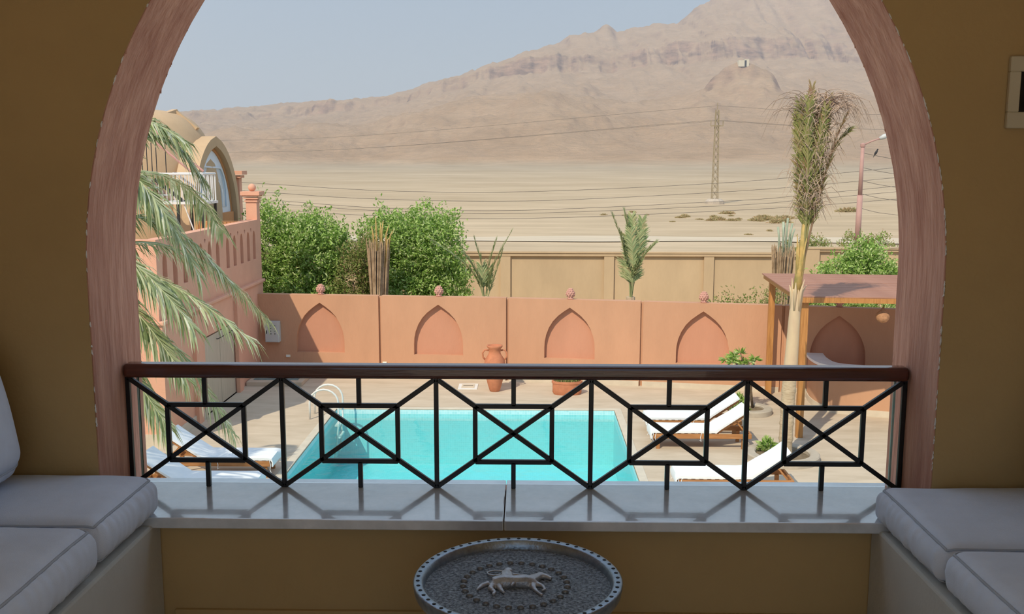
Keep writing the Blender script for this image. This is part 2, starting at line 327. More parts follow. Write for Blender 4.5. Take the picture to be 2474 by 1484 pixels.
# ---------------------------------------------------------------- walls with openings
POINTED = [(1,0),(1,.2),(.985,.33),(.93,.46),(.82,.6),(.66,.73),(.46,.835),(.24,.92),(0,1)]
ROUND = [(1,0),(1,.6)]+[(math.cos(a), .6+.4*math.sin(a)) for a in [PI/2*k/6 for k in range(1,7)]]
DROP = [(0,0),(.35,.25),(.7,.5),(1,.7),(.9,.88),(.5,.97),(0,1)]
def wall_seg(b, O, ud, nd, u0, u1, z0, z1, t, hole=None, depth=None, through=False, recess=None):
    """wall slab: u along ud, front face at O, thickness t against nd; hole = (uc, z, halfwidth, height, profile)"""
    O = Vector(O); ud = Vector(ud); nd = Vector(nd)
    P = lambda u, z, d: O+ud*u+Vector((0,0,z))-nd*d
    q = lambda *a: b.add(a, [tuple(range(len(a)))])
    def face(d):
        if not hole: q(P(u0,z0,d),P(u1,z0,d),P(u1,z1,d),P(u0,z1,d)); return
        uc, hz, hw, hh, pr = hole
        if hz > z0: q(P(u0,z0,d),P(u1,z0,d),P(u1,hz,d),P(u0,hz,d))
        for (xa, za), (xb, zb) in zip(pr, pr[1:]):
            if zb == za: continue
            q(P(u0,hz+za*hh,d),P(uc-xa*hw,hz+za*hh,d),P(uc-xb*hw,hz+zb*hh,d),P(u0,hz+zb*hh,d))
            q(P(uc+xa*hw,hz+za*hh,d),P(u1,hz+za*hh,d),P(u1,hz+zb*hh,d),P(uc+xb*hw,hz+zb*hh,d))
        q(P(u0,hz+hh,d),P(u1,hz+hh,d),P(u1,z1,d),P(u0,z1,d))
    face(0)
    if hole and through: face(t)
    else: q(P(u0,z0,t),P(u1,z0,t),P(u1,z1,t),P(u0,z1,t))
    q(P(u0,z1,0),P(u1,z1,0),P(u1,z1,t),P(u0,z1,t)); q(P(u0,z0,0),P(u1,z0,0),P(u1,z0,t),P(u0,z0,t))
    q(P(u0,z0,0),P(u0,z1,0),P(u0,z1,t),P(u0,z0,t)); q(P(u1,z0,0),P(u1,z1,0),P(u1,z1,t),P(u1,z0,t))
    if hole:
        uc, hz, hw, hh, pr = hole; dd = t if through else depth
        ring = [(uc-x*hw, hz+z*hh) for x, z in pr]+[(uc+x*hw, hz+z*hh) for x, z in reversed(pr[:-1])]
        k = len(ring)
        for i in range(k):
            (a, c), (e, f) = ring[i], ring[(i+1) % k]
            q(P(a,c,0),P(e,f,0),P(e,f,dd),P(a,c,dd))
        if not through:
            (recess or b).add([P(a,c,dd) for a, c in ring], [tuple(range(k))])

# ---------------------------------------------------------------- the terrace room
FZ = 3.88; WF = 3.42; WB = 3.85; AX = -.05; AH = 1.528
def arch_half(z):
    if z <= 5.2: return AH
    dz = z-5.2; return max(0, math.sqrt(max(0, 1.8**2-dz*dz))-(1.8-AH))
APEX = 5.2+math.sqrt(1.8**2-(1.8-AH)**2)
zl = [4.29, 4.6, 4.9, 5.2]+[5.2+(APEX-5.2)*math.sin(PI/2*k/28) for k in range(1, 29)]
ARCH = [(arch_half(z)/AH, (z-zl[0])/(APEX-zl[0])) for z in zl]; ARCH[-1] = (0, 1)
b = B(); wall_seg(b, (0,WF-.004,0), (1,0,0), (0,-1,0), -2.05, 2.05, FZ, 7.3, .004, (AX, 4.29, AH+.004, APEX-4.29, ARCH), through=True)
struct(b.build('wall_front', K['olive'], fix=True), 'olive plastered wall around the open arch')
b = B()
O = Vector((0, WF, 0))
wall_seg(b, (0,WF,0), (1,0,0), (0,-1,0), -2.4, 2.4, 0, 7.6, WB-WF, (AX, 4.29, AH, APEX-4.29, ARCH), through=True)
rv = b.build('trim_1', K['pinkrev'], angle=40); struct(rv, 'worn pink plaster arch with chipped edges')
# crumbling plaster along the outer edge of the arch
b = B()
for k in range(110):
    z = 4.5+(APEX-4.6)*random.random(); s = random.choice((-1,1)); h = arch_half(z)
    if h < .3: continue
    x = AX+s*(h+.002); r = random.uniform(.0025,.007); y = WB-.004 if random.random() < .7 else WF+.002
    b.ell((x, y, z), (r*.6, r*.6, r*random.uniform(1,3)), 6, 4)
o = b.build('plaster_chip', K['pinkrev'], rv, smooth=True); o['kind'] = 'stuff'
b = B(); rd = random.Random(8)
for k in range(90):
    z = 4.5+1.75*rd.random(); s_ = rd.choice((-1,1,1)); r = rd.uniform(.0015,.0035); dz = rd.uniform(.008,.035)
    x = lambda q: AX+s_*(arch_half(q)+.001)
    b.tube([(x(z),WF-.004+rd.uniform(0,.01),z),(x(z+dz/2),WF-.004,z+dz/2),(x(z+dz),WF-.003,z+dz)], [r*.4,r,r*.4], 5)
o = b.build('paint_flake', K['flake'], rv); o['kind'] = 'stuff'
struct(B().box(-2.25,-2.05,-2.6,WF,FZ,7.3).build('wall_left', K['olive']))
struct(B().box(2.05,2.25,-2.6,WF,FZ,7.3).build('wall_right', K['olive']))
struct(B().box(-2.25,2.25,-2.8,WF,7.3,7.45).build('ceiling', K['ceil']))
b = B(); b.box(-2.25,2.25,-2.8,WF,FZ-.2,FZ); b.box(-6,6,-9,-2.8,FZ-.2,FZ); struct(b.build('floor', K['tile']), 'tiled terrace floor, extended unseen past the opened rear to bounce daylight in')  # rear wall left out and floor extended, unseen, to bring bounced daylight inside
struct(B().box(-1.32,1.24,WF-.02,WF,FZ,FZ+.065).build('baseboard_front', K['olive'], bevel=.004))
sill = sroot('trim_2', (0,WF-.08,4.29)); sill['label'] = 'polished grey marble sill under the railing'
B().box(-1.575,-.082,WF-.085,3.79,4.29,4.33).build('slab', K['marble'], sill, bevel=.004)
B().box(-.079,1.475,WF-.085,3.79,4.29,4.33).build('slab', K['marble'], sill, bevel=.004)

# railing
rl = thing('balcony_railing', 'black metal balcony railing of crossed bars under a mahogany handrail', 'railing', (AX, 3.69, 4.33))
hr = B().box(-1.577, 1.476, 3.655, 3.722, 4.776, 4.832).build('handrail', K['mahog'], rl, bevel=.016, seg=4); hr['label'] = 'glossy mahogany handrail'
YR = 3.69; PW = .608; X0 = -1.571
bars = [('post', (X0+PW*i, YR, 4.33), (X0+PW*i, YR, 4.778)) for i in range(6)]
for i in range(5):
    x = X0+PW*i; xc = x+PW/2
    if True:
        bars += [('diagonal_bar', (x+.003,YR,4.772), (x+PW-.003,YR,4.336)), ('diagonal_bar', (x+.003,YR,4.336), (x+PW-.003,YR,4.772))]
        a0, a1, c0, c1 = xc-.151, xc+.151, 4.438, 4.664
        bars += [('frame_bar', (a0,YR,c1), (a1,YR,c1)), ('frame_bar', (a0,YR,c0), (a1,YR,c0)), ('frame_bar', (a0,YR,c0), (a0,YR,c1)), ('frame_bar', (a1,YR,c0), (a1,YR,c1))]
        bars += [('stub', (xc,YR,c1), (xc,YR,4.778)), ('stub', (xc,YR,4.33), (xc,YR,c0))]
for nm, p, q in bars:
    B().bar(p, q, .018, .018, (0,1,0)).build(nm, K['black'], rl, bevel=.002, seg=1)
gl = thing('glass_screen', 'clear glass screen standing just behind the railing', 'glass', (AX, 3.735, 4.33))
B().box(-1.545, 1.445, 3.731, 3.739, 4.332, 4.765).build('pane', K['glass'], gl)
B().box(-1.553, -1.545, 3.731, 3.739, 4.332, 4.765).build('pane_edge', K['glassedge'], gl)
B().box(1.445, 1.453, 3.731, 3.739, 4.332, 4.765).build('pane_edge', K['glassedge'], gl)

# built-in benches and cushions
for s, x in ((-1, -1.36), (1, 1.27)):
    lb = 'plastered bench base carrying the cushions beside the ivory framed picture' if s > 0 else 'plastered bench base carrying the cushions opposite the framed picture'
    xa, xb = sorted((x, s*2.045))
    tag(B().box(xa, xb, .6, WF-.004, FZ, 4.30).build('masonry_bench', K['bench'], bevel=.01), lb, 'bench')
def cushion(name, c, sz, label, cat, rot=(0,0,0), bulge=.03, r=.05, side=0, nseed=0, group=None):
    nx, ny, nz = 56, 72, 14; hx, hy, hz = [v/2 for v in sz]
    pts = {}; b = B(); fs = []
    def idx(i, j, k):
        key = (i, j, k)
        if key not in pts:
            u, v, w_ = i/nx*2-1, j/ny*2-1, k/nz*2-1
            p = Vector((u*hx, v*hy, w_*hz)); q = Vector((max(-hx+r, min(hx-r, p.x)), max(-hy+r, min(hy-r, p.y)), max(-hz+r, min(hz-r, p.z))))
            d = p-q
            if d.length > 0: p = q+d.normalized()*r
            e = max(0,1-u*u)*max(0,1-v*v)
            p.z += (bulge if w_ > 0 else bulge*.3)*e*w_
            ew = max(0, 1-w_*w_); p.x += .02*u*ew*max(0,1-v*v)**.3; p.y += .012*v*ew
            s = mnoise.noise((p.x*5+nseed, p.y*5, p.z*5))*.004 + mnoise.noise((p.x*2.2+nseed, p.y*2.2, 4.))*.005
            p.z += s*(1 if w_ > .2 else .3)
            if abs(u) > .93:      # gathers of the side panel
                g = mnoise.noise((p.y*34+nseed, p.z*3, 1.7)); p.x += (1 if u > 0 else -1)*.016*g*(abs(w_)**.8)*(1-abs(w_)**10)
            if abs(v) > .93:
                g = mnoise.noise((p.x*26+nseed, p.z*3, 5.7)); p.y += (1 if v > 0 else -1)*.012*g*(abs(w_)**.8)*(1-abs(w_)**10)
            pts[key] = len(b.v); b.v.append(tuple(p))
        return pts[key]
    for i in range(nx):
        for j in range(ny):
            fs.append((idx(i,j,nz),idx(i+1,j,nz),idx(i+1,j+1,nz),idx(i,j+1,nz))); fs.append((idx(i,j,0),idx(i,j+1,0),idx(i+1,j+1,0),idx(i+1,j,0)))
    for i in range(nx):
        for k in range(nz):
            fs.append((idx(i,0,k),idx(i+1,0,k),idx(i+1,0,k+1),idx(i,0,k+1))); fs.append((idx(i,ny,k),idx(i,ny,k+1),idx(i+1,ny,k+1),idx(i+1,ny,k)))
    for j in range(ny):
        for k in range(nz):
            fs.append((idx(0,j,k),idx(0,j,k+1),idx(0,j+1,k+1),idx(0,j+1,k))); fs.append((idx(nx,j,k),idx(nx,j+1,k),idx(nx,j+1,k+1),idx(nx,j,k+1)))
    b.f = fs
    t = thing(name, label, cat, c, 0, group); t.rotation_euler = rot
    b.build('cover', K['fabric'], t, smooth=True, local=True)
    for zz in (1, -1):
        kk = nz if zz > 0 else 0; ring = []
        for i in range(0, nx+1): ring.append(Vector(b.v[idx(i,0,kk)]))
        for j in range(1, ny+1): ring.append(Vector(b.v[idx(nx,j,kk)]))
        for i in range(nx-1, -1, -1): ring.append(Vector(b.v[idx(i,ny,kk)]))
        for j in range(ny-1, 0, -1): ring.append(Vector(b.v[idx(0,j,kk)]))
        ring = [p+Vector((.002*(1 if p.x>0 else -1), .002*(1 if p.y>0 else -1), .0)) for p in ring]; ring.append(ring[0])
        B().tube(ring, .0045, 6, False).build('piping', K['pipe'], t, smooth=True, local=True)
    return t
cushion('seat_cushion', (-1.71,3.17,4.388), (.68,.50,.155), 'grey linen seat cushion at the sill, below the propped back pillow', 'cushion', bulge=.03, r=.05, nseed=1)
cushion('seat_cushion', (-1.71,2.565,4.392), (.70,.66,.16), 'grey linen seat cushion next to the one touching the sill, pillow side', 'cushion', bulge=.03, r=.05, nseed=9)
cushion('seat_cushion', (1.66,3.13,4.376), (.75,.57,.14), 'grey linen seat cushion at the sill, on the framed picture side', 'cushion', bulge=.022, r=.045, nseed=4)
cushion('seat_cushion', (1.66,2.5,4.378), (.75,.66,.14), 'grey linen seat cushion beside the sill cushion, on the framed picture side', 'cushion', bulge=.022, r=.045, nseed=14)
cushion('back_pillow', (-1.90,2.97,4.75), (.47,.62,.20), 'thick grey linen back pillow propped on the cushion', 'pillow', rot=(0, math.radians(78), 0), bulge=.05, r=.08, nseed=21)
cushion('back_pillow', (1.885,2.90,4.715), (.45,.6,.18), 'grey linen back pillow under the framed picture', 'pillow', rot=(0, math.radians(-80), 0), bulge=.045, r=.08, nseed=31)

# framed picture
t = thing('framed_picture', 'small dark picture in a wide ivory frame on the olive wall', 'picture', (1.75, WF-.006, 5.73))
fx0, fx1, fz0, fz1 = 1.645, 1.875, 5.730, 5.972; ix0, ix1, iz0, iz1 = 1.683, 1.837, 5.785, 5.921
for p in ((fx0,fx1,fz0,iz0),(fx0,fx1,iz1,fz1),(fx0,ix0,iz0,iz1),(ix1,fx1,iz0,iz1)):
    B().box(p[0],p[1],WF-.026,WF-.006,p[2],p[3]).build('frame_bar', K['frame'], t, bevel=.003, seg=1)
B().box(ix0,ix1,WF-.014,WF-.006,iz0,iz1).build('print', K['print'], t)

# tray table
TC = (-.025, 2.855); TZ = 4.30
t = thing('tray_table', 'round hammered metal tray table with a raised horseman', 'table', (TC[0], TC[1], FZ))
c0 = (TC[0], TC[1], 0)
B().lathe([(0,TZ-.012),(.293,TZ-.012),(.293,TZ),(.0001,TZ)], c0, 64).build('tray', K['copper'], t); traytop = t.children[-1]
B().lathe([(.288,TZ-.02),(.291,TZ+.002),(.296,TZ+.026),(.302,TZ+.03),(.320,TZ+.03),(.326,TZ+.024),(.322,TZ-.004),(.312,TZ-.02),(.288,TZ-.02)], c0, 80).build('rim', K['rim'], t, smooth=True); trayrim = t.children[-1]
B().lathe([(.25,FZ),(.25,FZ+.03),(.235,FZ+.05),(.262,FZ+.30),(.285,TZ-.02),(0,TZ-.02)], c0, 48).build('drum_base', K['redwood'], t, angle=50)
rvt = None
for k in range(56):
    a = 2*PI*k/56; p = (TC[0]+.311*math.cos(a), TC[1]+.311*math.sin(a), TZ+.0295)
    if rvt is None:
        rvt = B().lathe([(.0060,-.002),(.0064,.0012),(.004,.0024),(.0004,.0028)], (0,0,0), 10).build('rivet', K['dark'], t, smooth=True, local=True); o = rvt
    else: o = rvt.copy(); COL.objects.link(o)
    o.parent = trayrim; o.location = Vector(p)-t.location
bos = None
for k in range(28):
    a = 2*PI*(k+.5)/28; p = (TC[0]-.008+.163*math.cos(a), TC[1]+.01+.163*math.sin(a), TZ)
    if bos is None:
        bos = B().ell((0,0,0), (.0115,.0115,.011), 12, 8).build('boss', K['boss'], t, smooth=True, local=True); o = bos
    else: o = bos.copy(); COL.objects.link(o)
    o.parent = traytop; o.location = Vector(p)-t.location
def hz(x, y, h=0.): return (TC[0]-.012+x*1.1, TC[1]+.012+y*1.1, TZ+.004+h)
b = B()
b.tube([hz(-.060,-.008),hz(-.03,-.004,.004),hz(0,-.004,.004),hz(.035,-.004,.004),hz(.058,.002)], [.022,.026,.022,.025,.018], 10)
b.tube([hz(.048,.006,.003),hz(.066,.030,.004),hz(.078,.048,.004)], [.021,.014,.011], 8)
b.tube([hz(.070,.050,.004),hz(.092,.038,.003),hz(.108,.026,.002)], [.011,.0095,.006], 8)
b.tube([hz(.073,.052),hz(.070,.066)], [.004,.002], 6)
b.tube([hz(-.055,-.015),hz(-.066,-.04),hz(-.052,-.062),hz(-.058,-.078)], [.016,.010,.006,.006], 8)
b.tube([hz(-.045,-.02),hz(-.036,-.045),hz(-.030,-.058),hz(-.026,-.066)], [.014,.008,.005,.005], 8)
b.tube([hz(.05,-.01),hz(.058,-.04),hz(.068,-.062),hz(.080,-.078)], [.013,.008,.005,.005], 8)
b.tube([hz(.058,-.004),hz(.082,-.022),hz(.088,-.042),hz(.078,-.05)], [.012,.007,.005,.005], 8)
b.tube([hz(-.072,-.004),hz(-.092,-.022),hz(-.104,-.048)], [.009,.008,.004], 8)
b.tube([hz(-.02,.010,.004),hz(-.022,.036,.006),hz(-.020,.056,.005)], [.024,.022,.013], 8)
b.ell(hz(-.018,.070,.005), (.015,.016,.012), 10, 8)
b.tube([hz(-.028,.05,.005),hz(-.052,.040,.003),hz(-.074,.050,.002),hz(-.080,.066,.002),hz(-.062,.078,.002),hz(-.03,.074,.003)], [.006,.005,.004,.004,.004,.004], 7)
b.tube([hz(-.012,.048,.005),hz(.016,.040,.005),hz(.046,.036,.005)], [.007,.006,.005], 7)
b.tube([hz(-.012,.012,.006),hz(.004,-.016,.010),hz(-.008,-.036,.008)], [.010,.007,.005], 7)
o = sub(b.build('horseman_relief', K['relief'], t, smooth=True), traytop)
md = o.modifiers.new('remesh', 'REMESH'); md.mode = 'VOXEL'; md.voxel_size = .0028; md.use_smooth_shade = True
md = o.modifiers.new('smooth', 'SMOOTH'); md.iterations = 4

# ---------------------------------------------------------------- courtyard: deck, pool
PX0, PX1, PY0, PY1 = -4.40, 2.03, 9.5, 21.72
b = B()
for x0, x1, y0, y1 in ((-15,14,3.85,PY0),(-15,PX0,PY0,PY1),(PX1,14,PY0,PY1),(-15,14,PY1,25.4)):
    b.box(x0,x1,y0,y1,-.2,0)
dk = struct(b.build('floor_2', K['deck']), 'beige stone pool deck')
pool = thing('swimming_pool', 'rectangular turquoise swimming pool in the beige deck', 'pool', ((PX0+PX1)/2,(PY0+PY1)/2,0))
b = B(); D = -1.3
e_ = .012; BX0, BX1, BY0, BY1 = PX0+e_, PX1-e_, PY0+e_, PY1-e_
b.add([(BX0,BY0,D),(BX1,BY0,D),(BX1,BY1,D),(BX0,BY1,D),(BX0,BY0,-.26),(BX1,BY0,-.26),(BX1,BY1,-.26),(BX0,BY1,-.26)], [(0,1,2,3),(0,1,5,4),(1,2,6,5),(2,3,7,6),(3,0,4,7)])
b.build('basin', K['pooltile'], pool)
b = B()
b.add([(BX0,BY0,-.26),(BX1,BY0,-.26),(BX1,BY1,-.26),(BX0,BY1,-.26),(BX0,BY0,-.002),(BX1,BY0,-.002),(BX1,BY1,-.002),(BX0,BY1,-.002)], [(0,1,5,4),(1,2,6,5),(2,3,7,6),(3,0,4,7)])
b.build('tile_band', K['bandtile'], pool)
B().add([(BX0,BY0,-.10),(BX1,BY0,-.10),(BX1,BY1,-.10),(BX0,BY1,-.10)], [(0,1,2,3)]).build('water', K['water'], pool)
for x0,x1,y0,y1 in ((PX0-.16,PX1+.16,PY1,PY1+.16),(PX0-.16,PX0,PY0,PY1),(PX1,PX1+.16,PY0,PY1)):
    B().box(x0,x1,y0,y1,.001,.018).build('coping', K['coping'], pool, bevel=.01)
ld = thing('pool_ladder', 'curved white pool ladder at the shaded pool corner', 'ladder', (PX0,21.1,0))
for y in (20.8, 21.3):
    pts = [(PX0-.42,y,0)]+[(PX0-.10-.32*math.cos(a), y, .38+.30*math.sin(a)) for a in [PI*k/10 for k in range(11)]]+[(PX0+.22,y,-.1),(PX0+.12,y,-.9)]
    B().tube(pts, .022, 8).build('handrail', K['whitemetal'], ld, smooth=True)
for z in (-.15,-.42,-.7): B().box(PX0+.13,PX0+.25,20.8,21.3,z-.015,z+.015).build('tread', K['whitemetal'], ld)

# garden wall in panels between joints
J = [(-7.2,25.42),(-3.89,25.12),(-.51,24.81),(2.92,24.26),(6.34,23.66),(9.9,22.85),(13.4,22.0)]
gw = sroot('wall_garden', (0,24.5,0)); gw['label'] = 'terracotta pink garden wall with pointed niches'
NC = [(-5.51,.68),(-2.33,.64),(1.10,.62),(4.43,.62),(7.62,.62),None]
fin0 = None; niche_c = []
for i in range(6):
    a, c = Vector((*J[i],0)), Vector((*J[i+1],0)); d = (c-a); Ln = d.length; d.normalize(); nrm = Vector((d.y,-d.x,0))
    b = B(); rb = B()
    hole = None
    if NC[i]:
        uc = (NC[i][0]-a.x)/d.x; hole = (uc, .64, .655, 1.345, POINTED); niche_c.append(a+d*uc-nrm*.13)
    g0 = .035 if i else 0
    wall_seg(b, a, d, nrm, g0, Ln-.035, 0, 2.19, .25, hole, depth=.13, recess=rb)
    o = b.build('wall_panel', K['pink'], gw, fix=True)
    if hole: rb.build('niche_back', K['pinkrecess'], gw)
    B().prism([a+d*(Ln-.04)-nrm*.07, a+d*(Ln+.04)-nrm*.07, a+d*(Ln+.04)-nrm*.24, a+d*(Ln-.04)-nrm*.24], (0,0,2.17)).build('joint_strip', K['pink'], gw)
    if i in (2,3,4,5) or i == 1:
        B().prism([a+d*.04+nrm*.03, a+d*(Ln-.05)+nrm*.03, a+d*(Ln-.05), a+d*.04], (0,0,.13)).build('skirting', K['skirt'], gw)
flab = ['pinecone finial on the garden wall above the shaded niche', 'pinecone finial on the garden wall above the niche beside the amphora', 'pinecone finial on the garden wall between the amphora and the frangipani', 'pinecone finial on the garden wall above the frangipani', 'pinecone finial on the garden wall behind the pergola roof']
for p, lb in zip(niche_c, flab):
    if fin0 is None:
        b = B(); b.lathe([(.075,0),(.085,.02),(.07,.04),(.06,.05),(.095,.09),(.108,.13),(.10,.175),(.075,.225),(.04,.265),(.004,.285)], (0,0,0), 14)
        for r_, z_ in ((.095,.09),(.108,.13),(.10,.175),(.075,.222),(.042,.258)):
            for k in range(9):
                a = 2*PI*(k+(.5 if z_ in (.13,.222) else 0))/9; b.ell((r_*math.cos(a),r_*math.sin(a),z_), (.02,.02,.026), 6, 4)
        fin0 = b.build('pinecone_finial', K['finial'], smooth=True); o = fin0
    else: o = fin0.copy(); COL.objects.link(o)
    o.location = (p.x, p.y, 2.19); tag(o, lb, 'finial', 'finials along the garden wall')

def on_wall(i, u):
    a, c = Vector((*J[i],0)), Vector((*J[i+1],0)); d = (c-a).normalized(); return a+d*u, d, Vector((d.y,-d.x,0))
for (i, u, z, lb) in ((0,.80,.53,'small cream wall light beside the shaded niche'),(1,.12,.40,'small cream wall light by the first wall joint'),(2,.12,.33,'small cream wall light behind the amphora')):
    p, d, n_ = on_wall(i, u); t = thing('wall_light', lb, 'wall light', (p.x,p.y,z), 0, 'small lights on the garden wall')
    B().prism([p+n_*.005-d*.06+Vector((0,0,z-.035)), p+n_*.005+d*.06+Vector((0,0,z-.035)), p+n_*.04+d*.06+Vector((0,0,z-.035)), p+n_*.04-d*.06+Vector((0,0,z-.035))], (0,0,.07)).build('housing', K['cream'], t, bevel=.01)
    B().prism([p+n_*.035-d*.045+Vector((0,0,z-.02)), p+n_*.035+d*.045+Vector((0,0,z-.02)), p+n_*.046+d*.045+Vector((0,0,z-.02)), p+n_*.046-d*.045+Vector((0,0,z-.02))], (0,0,.04)).build('lens', K['white'], t)
p, d, n_ = on_wall(0, .42); t = thing('electrical_cabinet', 'grey electrical cabinet with indicator lamps on the pink wall', 'cabinet', (p.x,p.y,.92))
def onp(u, z, k): return p+d*u+n_*k+Vector((0,0,z))
def pbox(u0,u1,z0,z1,k0,k1): return B().prism([onp(u0,z0,k0),onp(u1,z0,k0),onp(u1,z0,k1),onp(u0,z0,k1)], (0,0,z1-z0))
pbox(-.19,.19,.92,1.48,.003,.16).build('body', K['greybox'], t, bevel=.006); dr = pbox(-.175,.175,.935,1.465,.155,.172).build('door', K['greybox'], t, bevel=.004)
pbox(-.15,-.13,1.15,1.24,.168,.19).build('lock', K['dark'], t).parent = dr
for r_ in range(4):
    for c_ in range(2): q = onp(-.02+.11*c_, 1.15+.072*r_, .174); B().ell(q, (.014,.014,.014), 8, 6).build('indicator', K['dark'], t).parent = dr

# amphora, trough, hatch
t = thing('amphora', 'tall two-handled terracotta amphora against the garden wall', 'jar', (-.80,23.62,0))
B().lathe([(.11,0),(.13,.02),(.17,.15),(.235,.4),(.27,.62),(.25,.8),(.17,.92),(.145,.98),(.15,1.08),(.195,1.13),(.195,1.17),(.16,1.17),(.13,1.05),(.001,1.0)], (-.80,23.62,0), 32).build('body', K['terra'], t, smooth=True)
for s in (-1,1):
    B().tube([(-.80+s*.15,23.62,1.04),(-.80+s*.25,23.62,1.05),(-.80+s*.305,23.62,.97),(-.80+s*.29,23.62,.86),(-.80+s*.23,23.62,.79)], .022, 8).build('handle', K['terra'], t, smooth=True)
t = thing('terracotta_trough', 'oval terracotta trough of yellow-green plants by the wall', 'planter', (1.0,23.35,0))
B().lathe([(.9,0),(1,.05),(1,.27),(1.06,.28),(1.06,.34),(.95,.34),(.93,.27),(.01,.27)], (1.0,23.35,0), 32, .36, .2).build('trough', K['terra'], t, angle=40)
def leaves(name, mt, parent, C, Dn, L, Wd, fold=.25, stuff=True):
    """many small leaves as one part: centres C, directions Dn, length L, width Wd"""
    C = np.asarray(C, float); Dn = np.asarray(Dn, float); N = len(C); Dn /= np.linalg.norm(Dn, axis=1)[:,None]
    r = rng.normal(size=(N,3)); Sd = np.cross(Dn, r); Sd /= np.linalg.norm(Sd, axis=1)[:,None]; Nn = np.cross(Sd, Dn)
    L = np.broadcast_to(L, (N,))[:,None]; Wd = np.broadcast_to(Wd, (N,))[:,None]
    V = np.stack([C-Dn*L/2, C+Sd*Wd/2+Nn*Wd*fold, C+Dn*L/2, C-Sd*Wd/2+Nn*Wd*fold], 1).reshape(-1,3)
    if parent: V = V-np.array(parent.location)
    F = np.arange(N*4).reshape(-1,4)
    me = bpy.data.meshes.new(name); me.from_pydata(V.tolist(), [], F.tolist()); me.materials.append(mt)
    o = bpy.data.objects.new(name, me); COL.objects.link(o); o.parent = parent
    if stuff: o['kind'] = 'stuff'
    return o
N = 260; a = rng.uniform(0,2*PI,N); r_ = np.sqrt(rng.uniform(0,1,N)); C = np.c_[1.0+.32*r_*np.cos(a), 23.35+.17*r_*np.sin(a), rng.uniform(.30,.46,N)]
leaves('plants', K['leafdry'], t, C, np.c_[rng.normal(size=(N,2))*.5, np.ones(N)], .14, .03)
t = thing('deck_hatch', 'pale rimmed access hatch set in the deck', 'hatch', (-1.5,24.08,0))
B().box(-1.74,-1.25,23.77,24.38,0,.014).build('rim', K['white'], t); B().box(-1.66,-1.33,23.86,24.29,.014,.02).build('lid', K['skirt'], t); B().box(-1.62,-1.37,24.1,24.13,.02,.026).build('slot', K['dark'], t)

# ---------------------------------------------------------------- sun loungers
def make_lounger():
    t = thing('sun_lounger', '', 'sun lounger')
    Wd = .62
    for s in (-1,1):
        B().box(0,1.95,s*Wd/2-.02,s*Wd/2+.02,.22,.315).build('side_rail', K['teak'], t, local=True, bevel=.004, seg=1)
        for x in (.10,1.80): B().box(x-.035,x+.035,s*(Wd/2-.045)-.025,s*(Wd/2-.045)+.025,0,.23).build('leg', K['teak'], t, local=True)
    for x in (.0,1.91): B().box(x,x+.04,-Wd/2+.02,Wd/2-.02,.22,.315).build('end_rail', K['teak'], t, local=True)
    for k in range(9): B().box(.08+k*.135,.08+k*.135+.07,-Wd/2+.02,Wd/2-.02,.315,.332).build('slat', K['teak'], t, local=True)
    hx, hz_ = 1.26, .335; ang = math.radians(34); Lb = .74
    R = lambda d, h: (hx+d*math.cos(ang)-h*math.sin(ang), hz_+d*math.sin(ang)+h*math.cos(ang))
    for k in range(5):
        b = B(); a = R(.05+k*.14, 0); c = R(.12+k*.14, 0); e = R(.12+k*.14, .017); f = R(.05+k*.14, .017)
        b.prism([(a[0],-Wd/2+.03,a[1]),(c[0],-Wd/2+.03,c[1]),(e[0],-Wd/2+.03,e[1]),(f[0],-Wd/2+.03,f[1])], (0,Wd-.06,0)); b.build('slat', K['teak'], t, local=True)
    for s in (-1,1):
        a, c = R(0,-.02), R(Lb,-.02); B().bar((a[0],s*.26,a[1]),(c[0],s*.26,c[1]),.03,.04).build('back_rail', K['teak'], t, local=True)
        q = R(.45,-.03); B().bar((q[0],s*.22,q[1]),(1.86,s*.22,.30),.025,.03).build('back_prop', K['teak'], t, local=True)
    # canvas mattress: flat, then raised over the back, hanging over the foot
    top = [(-.05,.22),(-.06,.30),(-.035,.375),(.05,.392),(.4,.388),(.8,.39),(1.1,.388),(1.22,.393)]
    for d in (.1,.25,.45,.65,.78): top.append(R(d,.062+.008*math.sin(d*9)))
    bot = [(-.03,.22),(-.035,.30),(-.01,.335),(.05,.335),(.4,.335),(.8,.335),(1.1,.335),(1.25,.336)]
    for d in (.1,.25,.45,.65,.775): bot.append(R(d,.02))
    b = B(); cols = 9; n = len(top)
    for layer in (top, bot):
        for i, (x, z) in enumerate(layer):
            for k in range(cols):
                v = k/(cols-1)*2-1; sag = (-.012*abs(v)**4 if layer is top else 0)+(.004*mnoise.noise((x*6,v*3,2.)) if layer is top else 0)
                b.v.append((x+.012*mnoise.noise((v*3,x*2,1.)), v*(Wd/2+.015), z+sag))
    f = []
    for i in range(n-1):
        for k in range(cols-1):
            f.append((i*cols+k,(i+1)*cols+k,(i+1)*cols+k+1,i*cols+k+1)); o_ = n*cols; f.append((o_+i*cols+k,o_+i*cols+k+1,o_+(i+1)*cols+k+1,o_+(i+1)*cols+k))
        for k in (0, cols-1): f.append((i*cols+k,(i+1)*cols+k,n*cols+(i+1)*cols+k,n*cols+i*cols+k))
    for i in (0, n-1):
        for k in range(cols-1): f.append((i*cols+k,i*cols+k+1,n*cols+i*cols+k+1,n*cols+i*cols+k))
    b.f = f; mtr = b.build('mattress', K['canvas'], t, smooth=False, local=True, angle=60, fix=True)
    for x, s in ((.0,-1),(.0,1),(.05,-1),(.95,-1),(.95,1)):
        y = s*(Wd/2+.025); B().tube([(x,y,.34),(x-.02,y+s*.015,.25),(x-.005,y+s*.01,.17),(x-.035,y+s*.02,.10 if x < .1 else .2)], .006, 5).build('tie', K['canvas'], mtr, local=True)
    return t
l0 = make_lounger()
